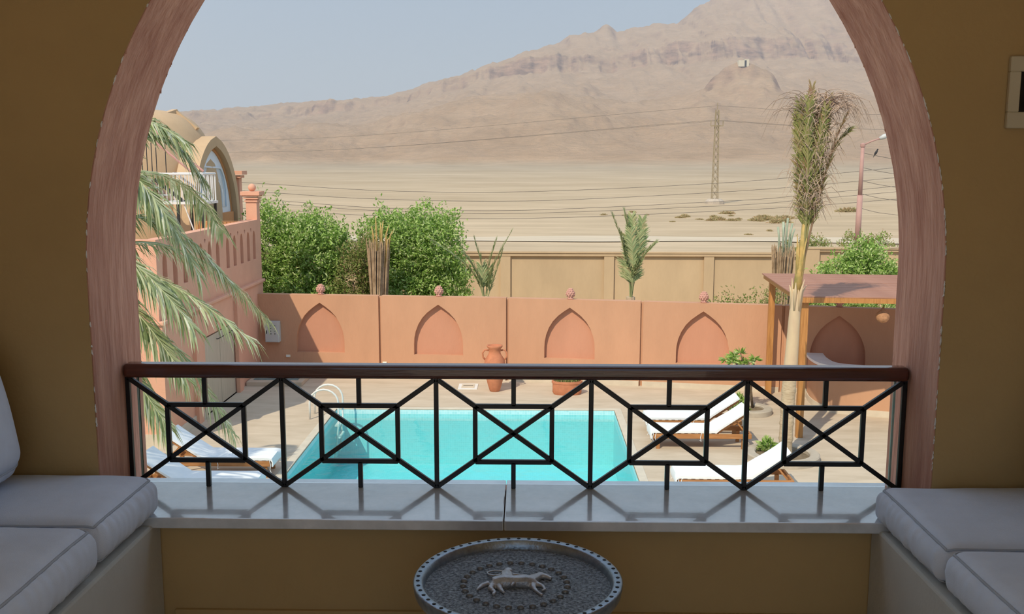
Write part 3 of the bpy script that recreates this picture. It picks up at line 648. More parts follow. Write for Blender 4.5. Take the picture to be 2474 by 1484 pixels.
for i, (x, y, rz, lb) in enumerate([(2.56,20.02,0,'teak sun lounger with white mattress, farther of the close pair by the small round planter'),
        (2.53,19.0,0,'teak sun lounger with white mattress, paired in front of another by the small round planter'),
        (2.60,16.17,-.01,'teak sun lounger with white mattress standing alone before the palm planter'),
        (-4.62,17.03,PI,'teak sun lounger in palm shade, its white mattress beside the rose building'),
        (-4.55,15.65,PI,'teak sun lounger in palm shade, nearest the terrace, white mattress')]):
    o = l0 if i == 0 else copy_tree(l0)
    o.location = (x, y, 0); o.rotation_euler.z = rz; o['label'] = lb; o['group'] = 'sun loungers around the pool'

# ---------------------------------------------------------------- palms and plants
def smooth_path(pts, n):
    P = [Vector(p) for p in pts]; P = [P[0]*2-P[1]]+P+[P[-1]*2-P[-2]]; out = []
    for k in range(n+1):
        t = k/n*(len(P)-3); i = min(int(t), len(P)-4); u = t-i; a, b_, c, d = P[i:i+4]
        out.append(.5*((2*b_)+(c-a)*u+(2*a-5*b_+4*c-d)*u*u+(3*b_-a-3*c+d)*u**3))
    return out
def frond(b, pts, nl, ln, wd, spread=.8, droop=.25, r0=.018, start=.15, seed=0, lift=.0, rach=None):
    rd = random.Random(seed); P = smooth_path(pts, 22)
    (rach or b).tube(P, [r0*(1-.8*i/22) for i in range(23)], 5)
    for k in range(nl):
        t = start+(1-start)*k/(nl-1); x = t*22; i = min(int(x), 21); p = P[i].lerp(P[i+1], x-i); tg = (P[i+1]-P[i]).normalized()
        sd = tg.cross(Vector((0,0,1)));
        if sd.length < .15: sd = tg.cross(Vector((0,1,0)))
        sd.normalize(); nm = sd.cross(tg)
        L = ln*(.35+.65*math.sin(PI*(.12+.8*t))**.8)*rd.uniform(.8,1.15)
        for s in (-1,1):
            dr = (sd*s*spread*rd.uniform(.8,1.2)+tg*(.55+.5*t)+nm*(lift+rd.uniform(-.12,.22))).normalized()
            q = p+dr*L*.55+Vector((0,0,-droop*L*.18)); e = p+dr*L*(1-droop*.12)+Vector((0,0,-droop*L*rd.uniform(.6,1.2)))
            wv = dr.cross(nm).normalized()*wd/2; wv = (wv+nm*rd.uniform(-.4,.4)*wd/2)
            b.add([p-wv*.6,p+wv*.6,q+wv,q-wv,e], [(0,1,2,3),(3,2,4)])
# large palm by the terrace, trunk behind the arch jamb
t = thing('date_palm', 'date palm with long drooping fronds in front of the rose building', 'palm tree', (-7.4,12.2,0))
tp = [(-7.4+.03*math.sin(z*2),12.2,z) for z in np.linspace(0,4.7,24)]
B().tube(tp, [.19+.025*(i%2) for i in range(24)], 12).build('trunk', K['trunk'], t, angle=30)
FR = [[(-5.35,12.0,5.79),(-4.97,12.0,6.10),(-4.66,12.0,6.13),(-4.26,12.0,5.92)], [(-5.3,12.2,5.6),(-4.9,12.3,5.95),(-4.5,12.4,5.85),(-4.2,12.5,5.45)],
      [(-5.64,11.8,5.23),(-5.05,11.6,5.54),(-4.59,11.4,5.42),(-4.25,11.3,5.02)], [(-5.71,12,4.98),(-5.12,12,5.34),(-4.55,12,5.0),(-4.13,12,4.25)],
      [(-5.72,12.2,4.77),(-5.04,12.4,4.95),(-4.43,12.6,4.62),(-3.95,12.7,4.05)], [(-5.74,11.9,4.5),(-4.96,11.8,4.38),(-4.2,11.8,4.0),(-3.45,11.8,3.45)],
      [(-5.71,11.9,4.2),(-5.0,11.9,3.75),(-4.39,12,3.2),(-3.80,12,2.20)], [(-5.78,11.7,4.0),(-5.12,11.5,3.55),(-4.72,11.4,2.97),(-4.38,11.3,2.5)],
      [(-5.7,12.3,4.6),(-4.95,12.9,4.55),(-4.3,13.4,4.1),(-3.8,13.8,3.4)], [(-5.8,12.3,5.0),(-5.3,13.0,5.5),(-4.9,13.8,5.3),(-4.6,14.5,4.6)],
      [(-5.7,11.8,4.4),(-5.05,11.6,4.1),(-4.6,11.5,3.65),(-4.15,11.4,3.05)],
      [(-5.6,11.7,4.7),(-5.0,11.5,4.6),(-4.5,11.4,4.25),(-4.0,11.3,3.7)],
      [(-6.2,12.4,4.8),(-6.8,13.0,5.3),(-7.4,13.6,5.1),(-7.9,14.1,4.3)], [(-6.2,11.6,4.8),(-6.8,11,5.3),(-7.4,10.4,5.1),(-7.9,9.9,4.3)],
      [(-6.3,12,4.7),(-7.1,12,5.0),(-7.8,12,4.5),(-8.3,12,3.6)], [(-6.0,11.6,4.8),(-5.9,10.9,5.4),(-5.8,10.1,5.2),(-5.7,9.5,4.4)], [(-6.0,12.4,4.9),(-6.0,13.1,5.5),(-5.9,13.9,5.3),(-5.8,14.6,4.5)]]
for i, f in enumerate(FR):
    if i < 12: f = [(-7.3, 12.2, 4.65+(f[0][2]-4.65)*.1), ((f[0][0]-7.35)/2, (f[0][1]+12.2)/2, (f[0][2]+4.65)/2+.22)]+f
    else: f = [(-7.4+(x+6)*1.0, y+.2, z) for x, y, z in f]; f = [(-7.4,12.2,4.65)]+f
    b = B(); frond(b, f, 132, .52, .029, .78, .58, .026, .2, seed=i)
    b.build('frond', K['palm'], t)

# tall palm with its crown tied up, in the big round planter
t = thing('tied_palm', 'tall young palm with tied shaggy crown rising from the big round planter', 'palm tree', (5.0,18.12,0))
tr = [(5.0,18.12,.1),(5.005,18.12,.6),(5.01,18.12,1.1),(5.03,18.12,1.7),(5.05,18.13,2.2),(5.07,18.14,2.8),(5.09,18.15,3.3)]
P = smooth_path(tr, 60)
lo = [p for p in P if p.z < 1.62]; hi = [p for p in P if p.z >= 1.54]
B().tube(lo, [.128+(.014 if i % 6 == 0 else .004*(i % 6 < 3)) for i in range(len(lo))], 14).build('trunk', K['trunk'], t, angle=30)
b = B(); b.tube(hi, [.137-.047*i/len(hi) for i in range(len(hi))], 14)
for k in range(6):
    a = k*1.05; b.tube([(5.08+.08*math.cos(a),18.14+.08*math.sin(a),2.9),(5.09+.10*math.cos(a),18.14+.10*math.sin(a),3.25),(5.11+.16*math.cos(a),18.14+.15*math.sin(a),3.38+.06*(k%3))], [.03,.03,.005], 6)
b.build('upper_trunk', K['trunkup'], t, smooth=True)
b = B(); b.tube([(5.09,18.14,3.2),(5.13,18.14,3.7),(5.17,18.14,4.2),(5.19,18.14,4.6)], [.085,.075,.06,.055], 10)
for k in range(5):
    a = k*1.25; b.tube([(5.12+.05*math.cos(a),18.14+.05*math.sin(a),3.5),(5.14+.075*math.cos(a),18.14+.075*math.sin(a),3.95),(5.17+.12*math.cos(a),18.14+.11*math.sin(a),4.2+.07*(k%3))], [.025,.022,.005], 6)
b.build('sheath', K['sheath'], t, smooth=True)
CR = []
for k, (xt, yt, zt) in enumerate([(4.97,18.05,6.72),(5.02,18.3,6.5),(5.1,17.9,6.75),(5.22,18.2,7.0),(5.32,18.4,6.75),(5.42,17.95,6.65),(5.52,18.2,6.8),(5.62,18.35,6.55),(5.80,18.0,6.5),(5.92,18.2,6.25),(5.35,18.1,6.6),(5.12,18.15,6.6)]):
    CR.append([(5.17,18.14,3.75),(5.17+(xt-5.17)*.25+.03,18.14+(yt-18.14)*.4,4.8),(5.17+(xt-5.17)*.66,18.14+(yt-18.14)*.8,5.9),(xt,yt,zt)])
for i, f in enumerate(CR):
    b = B(); frond(b, f, 66, .46, .026, .34, .35, .024, .24, seed=40+i, lift=.0); b.build('frond', (K['palmtied'], K['palmdry'])[i in (3,6,8,10)], t)
b = B(); rd = random.Random(5)
for k in range(420):          # dry drooping tips of the tied crown
    z = rd.uniform(4.7,6.85); lo = 5.0 if z > 5.2 else 5.12; x = lo+rd.random()*max(.1,(z-4.2)*.34); a = rd.uniform(0,2*PI); L = rd.uniform(.22,.55)
    p = Vector((x,18.12+rd.uniform(-.25,.25),z)); d = Vector((math.cos(a)+.3,math.sin(a)*.8,rd.uniform(.1,1.3))).normalized()
    q = p+d*L*.5; e = q+Vector((d.x*L*.5,d.y*L*.5,-L*rd.uniform(.25,.9))); b.tube([p,q,(q+e)/2+Vector((0,0,.05)),e], [.007,.006,.005,.002], 3, False)
for k in range(80):           # long arching ribs over the top
    s_ = rd.choice((-1,1,1)); p = Vector((rd.uniform(5.0,5.6),18.1+rd.uniform(-.2,.2),rd.uniform(6.4,6.8))); R_ = rd.uniform(.3,.85)
    b.tube(smooth_path([p, p+Vector((s_*R_*.35,rd.uniform(-.1,.1),R_*.32)), p+Vector((s_*R_*.8,rd.uniform(-.1,.1),R_*.25)), p+Vector((s_*R_*1.1,0,-R_*rd.uniform(.1,.6)))], 6), [.008,.008,.007,.006,.005,.004,.002], 3, False)
o = b.build('dry_tips', K['tip'], t); o['kind'] = 'stuff'

# round planters
def ring_planter(c, R, h, lb, soilz):
    t = thing('round_planter', lb, 'planter', (c[0],c[1],0))
    B().lathe([(R,0),(R,h-.02),(R-.02,h),(R-.17,h),(R-.19,h-.02),(R-.19,.01),(R,0)], (c[0],c[1],0), 48).build('ring', K['stonering'], t, angle=40)
    B().lathe([(R-.19,.005),(R-.19,soilz),(.01,soilz+.02)], (c[0],c[1],0), 32).build('soil', K['soil'], t)
    return t
ring_planter((4.95,18.12), .70, .13, 'large round concrete planter around the tied palm', .05)
ring_planter((5.12,21.62), .50, .13, 'small round concrete planter below the frangipani', .08)
def tuft(name, lb, c, n, h, r, mt, L, Wd, seed=0):
    t = thing(name, lb, 'plant', c); g = np.random.default_rng(seed)
    a = g.uniform(0,2*PI,n); k = g.uniform(0,1,n); C = np.c_[c[0]+r*k*np.cos(a), c[1]+r*k*np.sin(a), c[2]+h*g.uniform(.15,1,n)*(1-.4*k)]
    leaves('foliage', mt, t, C, np.c_[np.cos(a)*k, np.sin(a)*k, np.full(n,.55)]+g.normal(size=(n,3))*.25, L, Wd)
    for q in range(4):
        a_ = q*1.6; B().tube([(c[0],c[1],c[2]),(c[0]+r*.3*math.cos(a_),c[1]+r*.3*math.sin(a_),c[2]+h*.6)], [.012,.006], 5).build('stem', K['bark'], t)
    return t
tuft('leafy_plant', 'low bright green plant growing in the large round planter', (4.72,18.42,.07), 150, .28, .2, K['leaf'], .13, .05, 3)
tuft('leafy_plant', 'small green sprout against the tied palm trunk', (4.86,17.85,.07), 60, .2, .1, K['leaf'], .12, .05, 4)
tuft('leafy_plant', 'bushy green plant in the small round planter beside the loungers', (4.82,21.45,.09), 260, .42, .24, K['leaf'], .12, .045, 5)
t = thing('frangipani', 'small frangipani with clustered bright leaves over the small planter', 'tree', (5.2,21.72,.09))
tips = []
for i, (x, y, z) in enumerate([(4.55,21.7,1.22),(4.72,21.6,1.30),(4.9,21.8,1.36),(5.05,21.6,1.2),(5.22,21.75,1.22),(5.0,21.9,1.1),(4.75,21.9,1.25),(5.1,21.5,1.05),(4.65,21.5,1.2)]):
    B().tube([(5.2,21.72,.09),(5.15,21.72,.5),((x+5.1)/2,(y+21.7)/2,.85),(x,y,z)], [.03,.026,.02,.012], 6).build('branch', K['bark'], t, smooth=True); tips.append((x,y,z))
C = []; Dn = []
for (x, y, z) in tips:
    for k in range(30):
        d = rng.normal(size=3); d[2] = abs(d[2])*.5-.25; d /= np.linalg.norm(d); C.append(np.array((x,y,z))+d*.10); Dn.append(d)
leaves('foliage', K['leaf'], t, C, Dn, .18, .05)

# ---------------------------------------------------------------- pergola, bar, lantern
PA = math.radians(-4.3); pg = thing('pergola', 'honey-coloured wooden pergola with flat red-brown plank roof', 'pergola', (5.50,19.45,0), PA)
RW, RD = 4.1, 4.25; RZ = 2.985
for x, y in ((.17,.19),(.17,RD-.28),(RW-.17,.19),(RW-.17,RD-1.0)):
    B().box(x-.07,x+.07,y-.07,y+.07,0,2.87).build('post', K['wood'], pg, local=True, bevel=.006, seg=1)
for a in ((0,RW,0,.05),(0,RW,RD-.05,RD)): B().box(a[0],a[1],a[2],a[3],2.86,RZ-.022).build('fascia', K['wood'], pg, local=True)
for a in ((0,.05,.05,RD-.05),(RW-.05,RW,.05,RD-.05)): B().box(a[0],a[1],a[2],a[3],2.86,RZ-.022).build('fascia', K['wood'], pg, local=True)
for k in range(5): B().box(.7+k*.68,.76+k*.68,.05,RD-.05,2.88,RZ-.022).build('rafter', K['wood'], pg, local=True)
pk = None; npk = 30
for k in range(npk):
    if pk is None: pk = B().box(-.04,RW+.04,0,RD/npk-.006,0,.022).build('plank', K['plank'], pg, local=True); o = pk
    else: o = pk.copy(); COL.objects.link(o); o.parent = pg
    o.location = (0, k*RD/npk, RZ-.022+random.uniform(0,.004))
t = thing('hanging_lantern', 'onion-shaped woven lantern hanging from the pergola front', 'lantern', (7.28,19.62,2.43))
B().lathe([(.03,2.43),(.08,2.445),(.125,2.50),(.138,2.56),(.12,2.62),(.07,2.67),(.03,2.72),(.008,2.76)], (7.28,19.62,0), 20).build('shade', K['gourd'], t, smooth=True)
B().tube([(7.28,19.62,2.75),(7.28,19.62,2.90)], .005, 5).build('cord', K['dark'], t)
path = smooth_path([(6.86,23.2,0),(6.78,22.6,0),(6.82,22.0,0),(7.1,21.62,0),(7.7,21.38,0),(8.6,21.12,0),(9.5,20.85,0)], 40)
def ribbon(off0, off1, z0, z1):
    b = B(); k = len(path); L0 = []; L1 = []
    for i, p in enumerate(path):
        tg = (path[min(i+1,k-1)]-path[max(i-1,0)]).normalized(); nm = Vector((tg.y,-tg.x,0)); L0.append(p+nm*off0); L1.append(p+nm*off1)
    for i in range(k): b.v += [(*L0[i].xy,z0),(*L1[i].xy,z0),(*L1[i].xy,z1),(*L0[i].xy,z1)]
    for i in range(k-1):
        for e in range(4): b.f.append((i*4+e,i*4+(e+1)%4,(i+1)*4+(e+1)%4,(i+1)*4+e))
    b.f += [(0,1,2,3),((k-1)*4+3,(k-1)*4+2,(k-1)*4+1,(k-1)*4)]; return b
bar = thing('pool_bar', 'curved pink plastered bar counter under the pergola', 'bar counter', (7.6,21.6,0))
ribbon(-.2,0,0,1.04).build('front_wall', K['pink'], bar, angle=40); ribbon(-.34,.06,1.04,1.10).build('counter_top', K['white'], bar, angle=40); ribbon(0,.025,0,.14).build('skirting', K['skirt'], bar, angle=40)

# ---------------------------------------------------------------- rose building on the left
FX = -7.2; YN = 18.67; YF = 26.0
rb_ = thing('rose_building', 'rose plastered annex with slotted roof parapet and vaulted white window', 'building', (-11,22,0))
b = B(); 
wall_seg(b, (FX,YN,0), (0,1,0), (1,0,0), 0, 2.35, 0, 2.46, .4)
wall_seg(b, (FX,YN,0), (0,1,0), (1,0,0), 2.35, 4.75, 0, 2.46, .4, (3.55,0,1.12,1.78,[(1,0),(1,.96),(.9,1),(0,1)]), depth=.10)
wall_seg(b, (FX,YN,0), (0,1,0), (1,0,0), 4.75, YF-YN, 0, 2.46, .4)
b.box(-15,FX-.4,YN,YF,0,2.46); b.build('lower_wall', K['pinkL'], rb_)
for y in (20.45,23.45): B().box(FX,FX+.09,y-.15,y+.15,0,2.40).build('pilaster', K['pinkL'], rb_)
B().box(-15,FX+.06,YN-.06,YF+.05,2.46,2.54).build('ledge', K['pinkL'], rb_, bevel=.02)
B().box(FX,FX+.03,YN-.03,21.0,0,.2).build('skirting', K['skirt'], rb_); B().box(-15,FX+.03,YN-.03,YN,0,.24).build('skirting', K['skirt'], rb_)
B().box(FX-.06,FX-.02,21.15,22.2,.02,1.74).build('gate_leaf', K['doorwood'], rb_); B().box(FX-.06,FX-.02,22.22,23.28,.02,1.74).build('gate_leaf', K['doorwood'], rb_)
B().tube([(FX+.02,21.85,1.62),(FX+.06,21.85,1.62),(FX+.06,22.95,1.62),(FX+.02,22.95,1.62)], .012, 6).build('handle', K['dark'], rb_)
b = B(); rb2 = B(); UX = FX-.05
oc = [19.1,19.66,20.25,21.27,21.85,22.43,23.19,23.75,24.34,24.93,25.47]
ed = [YN]+[y for a, c in zip(oc, oc[1:]) for y in ([(a+c)/2] if c-a > .7 else [(a+c)/2-.055,(a+c)/2+.055])]+[YF]
for y0, y1 in zip(ed, ed[1:]):
    m_ = [y for y in oc if y0 < y < y1]
    if m_: hl = (m_[0]-YN, 3.12, .125, .76, ROUND)
    else: hl = ((y0+y1)/2-YN, 3.84, .045, .12, DROP)
    wall_seg(b, (UX,YN,0), (0,1,0), (1,0,0), y0-YN, y1-YN, 2.54, 4.15, .25, hl, depth=.2, recess=rb2)
b.build('parapet', K['pinkL'], rb_); rb2.build('slot_back', K['pinkL'], rb_)
B().box(-15,UX-.252,YN,YN+.2,2.54,4.15).build('parapet_return', K['pinkL'], rb_); B().box(-8.9,UX-.25,YF-.2,YF,2.54,4.10).build('parapet_return', K['orange'], rb_)
B().box(-15,UX-.25,YN+.2,YF-.2,2.54,3.05).build('roof_floor', K['tan'], rb_)
# corner pillar with ball
b = B(); b.box(-7.55,-7.26,25.86,26.15,2.5,4.74); b.build('corner_pillar', K['pinkL'], rb_)
for z0, z1, e in ((4.62,4.66,.03),(4.70,4.74,.05),(4.76,4.80,.07),(4.80,4.90,.11)):
    B().box(-7.55-e,-7.26+e,25.86-e,26.15+e,z0,z1).build('capital_band', K['pinkL'], rb_)
B().ell((-7.405,26.0,5.0), (.105,.105,.105), 16, 10).build('ball', K['pinkL'], rb_, smooth=True)
# rear wing with pointed window and dome
VX = -9.0; VC = 28.13
b = B(); b.box(-15,VX-.02,26.0,31.5,0,3.05); b.build('rear_wing', K['orange'], rb_)
def arc(h, z0, z1, n=20):      # pointed arch outline in the plane X
    zs_ = [z0, z0+(z1-z0)*.3]; H = z1-zs_[1]; pr = [(-h, z0)]
    Rr = (h*h+H*H)/(2*h)
    for k in range(n+1):
        z = H*k/n; x = math.sqrt(max(0,Rr*Rr-z*z))-(Rr-h); pr.append((-x, zs_[1]+z))
    return pr+[(-x, z) for x, z in reversed(pr[:-1])]
def arch_ring(h0, h1, z0, za, zb, xa, xb, name, mt):
    o_ = arc(h1, z0, zb); i_ = arc(h0, z0, za); b = B(); k = len(o_)
    for x in (xa, xb): b.v += [(x, VC+y, z) for y, z in o_]+[(x, VC+y, z) for y, z in i_]
    for j in range(k-1):
        b.f += [(j,j+1,k+j+1,k+j),(2*k+j,3*k+j,3*k+j+1,2*k+j+1),(j,2*k+j,2*k+j+1,j+1),(k+j,k+j+1,3*k+j+1,3*k+j)]
    return b.build(name, mt, rb_)
arch_ring(1.80,2.05,3.05,6.14,6.42,VX-.6,VX,'arch_surround', K['dome'])
arch_ring(1.72,1.80,3.05,6.06,6.14,VX-.5,VX-.16,'arch_reveal', K['orange'])
B().box(VX-.3,VX-.1,VC-1.72,VC+1.72,3.05,4.18).build('window_sill_wall', K['orange'], rb_)
wn = B().prism([(VX-.22,VC+y,z) for y, z in arc(1.72,4.18,6.06)], (.03,0,0)).build('window_panel', K['whitewin'], rb_)
def inwin(b, nm, mt): o = b.build(nm, mt, None); me = o.data; me.transform(Matrix.Translation(-rb_.location)); o.parent = wn; return o
inwin(B().prism([(VX-.19,VC+y,z) for y, z in arc(1.25,4.35,5.55)], (.015,0,0)), 'glass', K['winglass'])
for h_, zt in ((1.25,5.55),(.85,5.15),(.45,4.85)):
    inwin(B().tube([(VX-.165,VC+y,z) for y, z in arc(h_,4.35,zt)], .03, 6), 'mullion', K['whitewin'])
for y in (-.45,0,.45,.85,-.85): inwin(B().bar((VX-.165,VC+y,4.35),(VX-.165,VC+y,4.9 if abs(y)>.5 else 5.1),.04,.03), 'mullion', K['whitewin'])
b = B(); na, nb = 40, 18
for i in range(nb+1):
    f = i/nb*PI/2
    for k in range(na):
        a = 2*PI*k/na; cz = math.sin(f)**.7; ch = max(0,math.cos(f))**.42
        b.v.append((-11.55+2.55*ch*math.cos(a), VC+2.5*ch*math.sin(a), 3.05+4.12*cz))
b.f = [(i*na+k,i*na+(k+1)%na,(i+1)*na+(k+1)%na,(i+1)*na+k) for i in range(nb) for k in range(na)]
b.build('dome', K['dome'], rb_, smooth=True)
B().bar((-10.45,VC-.9,6.88),(-10.12,VC-.1,7.13),.2,.1).build('dome_coping', K['dome'], rb_); B().bar((-10.12,VC-.1,7.13),(-9.5,VC-.1,6.62),.2,.1).build('dome_coping', K['dome'], rb_)
b = B(); b.box(VX-.3,VX-.02,30.28,30.56,3.05,5.2); b.build('pilaster', K['pinkL'], rb_); B().box(VX-.36,VX+.05,30.2,30.62,5.2,5.28).build('capital_band', K['pinkL'], rb_); B().box(VX-.42,VX+.12,30.14,30.68,5.30,5.42).build('capital_band', K['pinkL'], rb_)
# roof stair
st = thing('roof_stair', 'metal roof stair with white landing rail and pink handrails', 'staircase', (-8.6,24.2,3.05))
LZ = 4.70
for y in (23.7,24.7):
    B().tube([(-9.05,y,5.38),(-7.97,y,5.38)], .03, 6).build('rail', K['whitemetal'], st)
    for x in np.linspace(-9.05,-7.97,12): B().tube([(x,y,LZ),(x,y,5.38)], .011, 5).build('baluster', K['whitemetal'], st)
B().tube([(-7.97,23.7,5.38),(-7.97,24.7,5.38)], .03, 6).build('rail', K['whitemetal'], st)
for y in np.linspace(23.75,24.65,7): B().tube([(-7.97,y,LZ),(-7.97,y,5.38)], .011, 5).build('baluster', K['whitemetal'], st)
B().box(-9.1,-7.93,23.66,24.74,LZ-.06,LZ).build('landing', K['whitemetal'], st)
for x, y in ((-7.99,23.72),(-7.99,24.68),(-8.6,23.72),(-8.6,24.68)): B().box(x-.03,x+.03,y-.03,y+.03,3.05,LZ-.06).build('support_post', K['dark'], st)
B().bar((-8.45,23.72,LZ-.06),(-8.1,23.72,3.6),.025,.025).build('brace', K['whitemetal'], st)
for y in (23.74,24.66):
    B().bar((-9.1,y,LZ-.02),(-10.6,y,6.0),.04,.16).build('stringer', K['pinkmetal'], st)
    B().tube([(-8.25,y,5.44),(-10.4,y,7.25)], .03, 6).build('handrail', K['pinkmetal'], st)
    for k in range(6): x = -9.2-.24*k; z = LZ+(-9.1-x)*.867; B().tube([(x,y,z),(x,y,z+1.35)], .011, 5).build('baluster', K['dark'], st)
for k in range(7): B().box(-9.35-.21*k,-9.11-.21*k,23.76,24.64,LZ+.13+.19*k,LZ+.16+.19*k).build('tread', K['whitemetal'], st)
B().bar((-9.15,23.72,5.25),(-8.45,23.72,LZ),.05,.08).build('stringer', K['dark'], st)
# step and mat by the shaded wall corner
tag(B().box(-7.17,-5.75,24.0,25.1,0,.11).build('paved_step', K['deck'], bevel=.01), 'low paved step in the shaded wall corner', 'step')
tag(B().box(-7.05,-5.9,24.25,24.95,.11,.125).build('door_mat', K['mat']), 'grey-green mat lying on the paved step', 'mat')

# ---------------------------------------------------------------- trees behind the garden wall
def tree(name, lb, cat, base, blobs, n, mt, L=.11, Wd=.05, trunks=3, group=None, seed=1):
    t = thing(name, lb, cat, base, 0, group); g = np.random.default_rng(seed)
    wt = np.array([r[0]*r[1]+r[1]*r[2]+r[0]*r[2] for _, r in blobs]); wt = wt/wt.sum()
    C = []; Dn = []
    # leaves gather in sprays over the crown
    for (c, r), w_ in zip(blobs, wt):
        ns = int(n*w_/16)+1
        d = g.normal(size=(ns,3)); d /= np.linalg.norm(d, axis=1)[:,None]; k = g.uniform(.5,1.05,ns)**.6; k = np.where((g.uniform(size=ns) < .14) & (d[:,2] > .1), g.uniform(1.05,1.32,ns), k)
        sc = np.array(c)+d*np.array(r)*k[:,None]
        for p, dd in zip(sc, d):
            dirn = dd*.8+np.array((0,0,.6))+g.normal(size=3)*.3; dirn /= np.linalg.norm(dirn)
            m_ = 16; s = g.uniform(-.5,1,m_)
            C.append(p+dirn[None]*s[:,None]*.22+g.normal(size=(m_,3))*.07); Dn.append(dirn[None]*.6+g.normal(size=(m_,3))*.6)
    C = np.concatenate(C); Dn = np.concatenate(Dn); ok = C[:,2] > base[2]+.1; C = C[ok]; Dn = Dn[ok]
    leaves('foliage', mt, t, C, Dn, L*g.uniform(.7,1.25,len(C)), Wd)
    for i in range(trunks):
        c, r = blobs[i % len(blobs)]
        B().tube(smooth_path([(base[0]+.15*(i-1),base[1],base[2]),(base[0]*.7+c[0]*.3,base[1],base[2]+c[2]*.35),(c[0],c[1],c[2])], 6), [.09-.01*k for k in range(7)], 6).build('branch', K['bark'], t, smooth=True)
    return t
tree('leafy_tree', 'dense green tree behind the wall corner, touching the rose building', 'tree', (-6.9,28.6,0), [((-7.65,28.8,3.1),(.62,.7,1.35)),((-6.85,28.7,2.9),(.85,.8,1.1)),((-6.2,28.6,2.8),(.75,.8,1.25)),((-7.3,28.4,1.5),(.9,.8,.9)),((-6.2,28.4,1.5),(.8,.8,.8)),((-5.7,28.7,3.0),(.35,.5,.7))], 30000, K['leaf'], .12, .055, seed=2, trunks=5)
tree('leafy_tree', 'lower yellowish tree between two denser green trees', 'tree', (-4.95,28.0,0), [((-5.1,28.0,2.2),(.55,.6,.85)),((-4.75,28.1,2.9),(.35,.5,.7)),((-4.9,28.0,1.3),(.7,.6,.6))], 8500, K['leafdry'], .10, .042, seed=3)
tree('leafy_tree', 'wide rounded green tree behind the stripped palm stump', 'tree', (-3.3,28.9,0), [((-4.35,29.0,3.2),(.65,.7,.95)),((-3.5,29.0,3.0),(.85,.8,1.15)),((-2.75,28.9,3.0),(.75,.8,1.2)),((-2.5,28.8,2.0),(.75,.7,.8)),((-3.6,28.7,1.6),(1.0,.8,.8)),((-4.4,28.8,2.0),(.5,.6,.8))], 32000, K['leaf'], .12, .055, seed=4, trunks=5)
tree('leafy_bush', 'bright green bush behind the pergola by the street lamp', 'bush', (10.2,30.0,0), [((10.0,30.0,1.9),(1.0,.8,.8)),((10.6,30.0,2.2),(.75,.7,.9)),((10.4,30.0,2.7),(.35,.4,.55)),((9.3,30.0,1.5),(.6,.6,.6)),((11.2,30.0,1.9),(.5,.6,.6))], 15000, K['leaf'], .12, .055, seed=6)
tree('low_hedge', 'low green shrubs peeping over the wall before the pergola post', 'hedge', (6.2,26.0,0), [((5.6,26.0,1.6),(.5,.4,.45)),((6.2,26.0,1.65),(.6,.4,.42)),((6.75,26.0,1.75),(.35,.4,.5))], 2600, K['leafdry'], .09, .04, seed=7)
tree('low_hedge', 'low green shrubs peeping over the wall under the pergola roof', 'hedge', (8.4,25.4,0), [((7.7,25.4,1.75),(.5,.4,.6)),((8.4,25.2,1.75),(.6,.4,.6)),((9.1,25.0,1.75),(.5,.4,.6))], 2600, K['leaf'], .09, .04, seed=8)

# tied palms behind the wall
def stump(lb, c, z1, r, tops, seed, mt):
    t = thing('tied_palm', lb, 'palm tree', (c[0],c[1],0)); rd = random.Random(seed); b = B()
    for k in range(120):
        a = rd.uniform(0,2*PI); q = rd.uniform(.6,1.08)*r; ln = z1*rd.uniform(.93,1.04)
        b.tube([(c[0]+q*.62*math.cos(a),c[1]+q*.62*math.sin(a),0),(c[0]+q*.72*math.cos(a+.2),c[1]+q*.7*math.sin(a+.2),ln*.5),(c[0]+q*1.05*math.cos(a+.35),c[1]+q*math.sin(a+.2+.3*rd.random()),ln)], [.02,.018,.008], 5)
    o = b.build('stalk_bundle', K['straw'], t); o['kind'] = 'stuff'
    B().tube([(c[0],c[1],0),(c[0],c[1],z1*.93)], [r*.5,r*.75], 10).build('core', K['bark'], t)
    for (x, y, z, w_) in tops: B().tube([(c[0]+(x-c[0])*.5,y,z1*.8),((c[0]+x*3)/4,y,(z1+z)/2),(x,y,z)], [.035,.028,w_], 6).build('stalk', mt, t, smooth=True)
    return t
stump('stripped palm of tied tan stalks before the rounded tree', (-4.22,27.2), 3.44, .31, [(-4.28,27.2,4.17,.012),(-4.05,27.1,4.05,.012),(-4.40,27.2,3.9,.012),(-3.9,27.2,3.95,.010),(-3.78,27.3,3.8,.008),(-4.15,27.3,4.0,.01),(-3.84,27.1,3.6,.006)], 3, K['sheath'])
K['bluegreen'] = mat('grey_green_stalk', (.30,.36,.24), .7, .2, 4, .1, 20, hue=(.42,.47,.34))
stump('stripped palm of tied stalks with grey-green spears beside the pergola', (7.25,27.4), 3.3, .30, [(7.08,27.4,3.9,.03),(7.2,27.3,4.05,.035),(7.35,27.4,4.15,.03),(7.48,27.4,4.0,.03),(7.28,27.5,3.95,.03),(7.55,27.4,3.85,.02)], 5, K['bluegreen'])
def young_palm(lb, c, fr, ln, seed, spread, mt, base=True, nl=46):
    t = thing('young_palm', lb, 'palm tree', (c[0],c[1],0))
    B().tube([(c[0],c[1],0),(c[0],c[1],1.9)], [.16,.13], 8).build('trunk', K['trunk'], t)
    for i, f in enumerate(fr):
        b = B(); frond(b, [(c[0],c[1],1.6)]+f, nl, ln, .034, spread, .25, .02, .3, seed=seed+i, lift=.1); b.build('frond', mt, t)
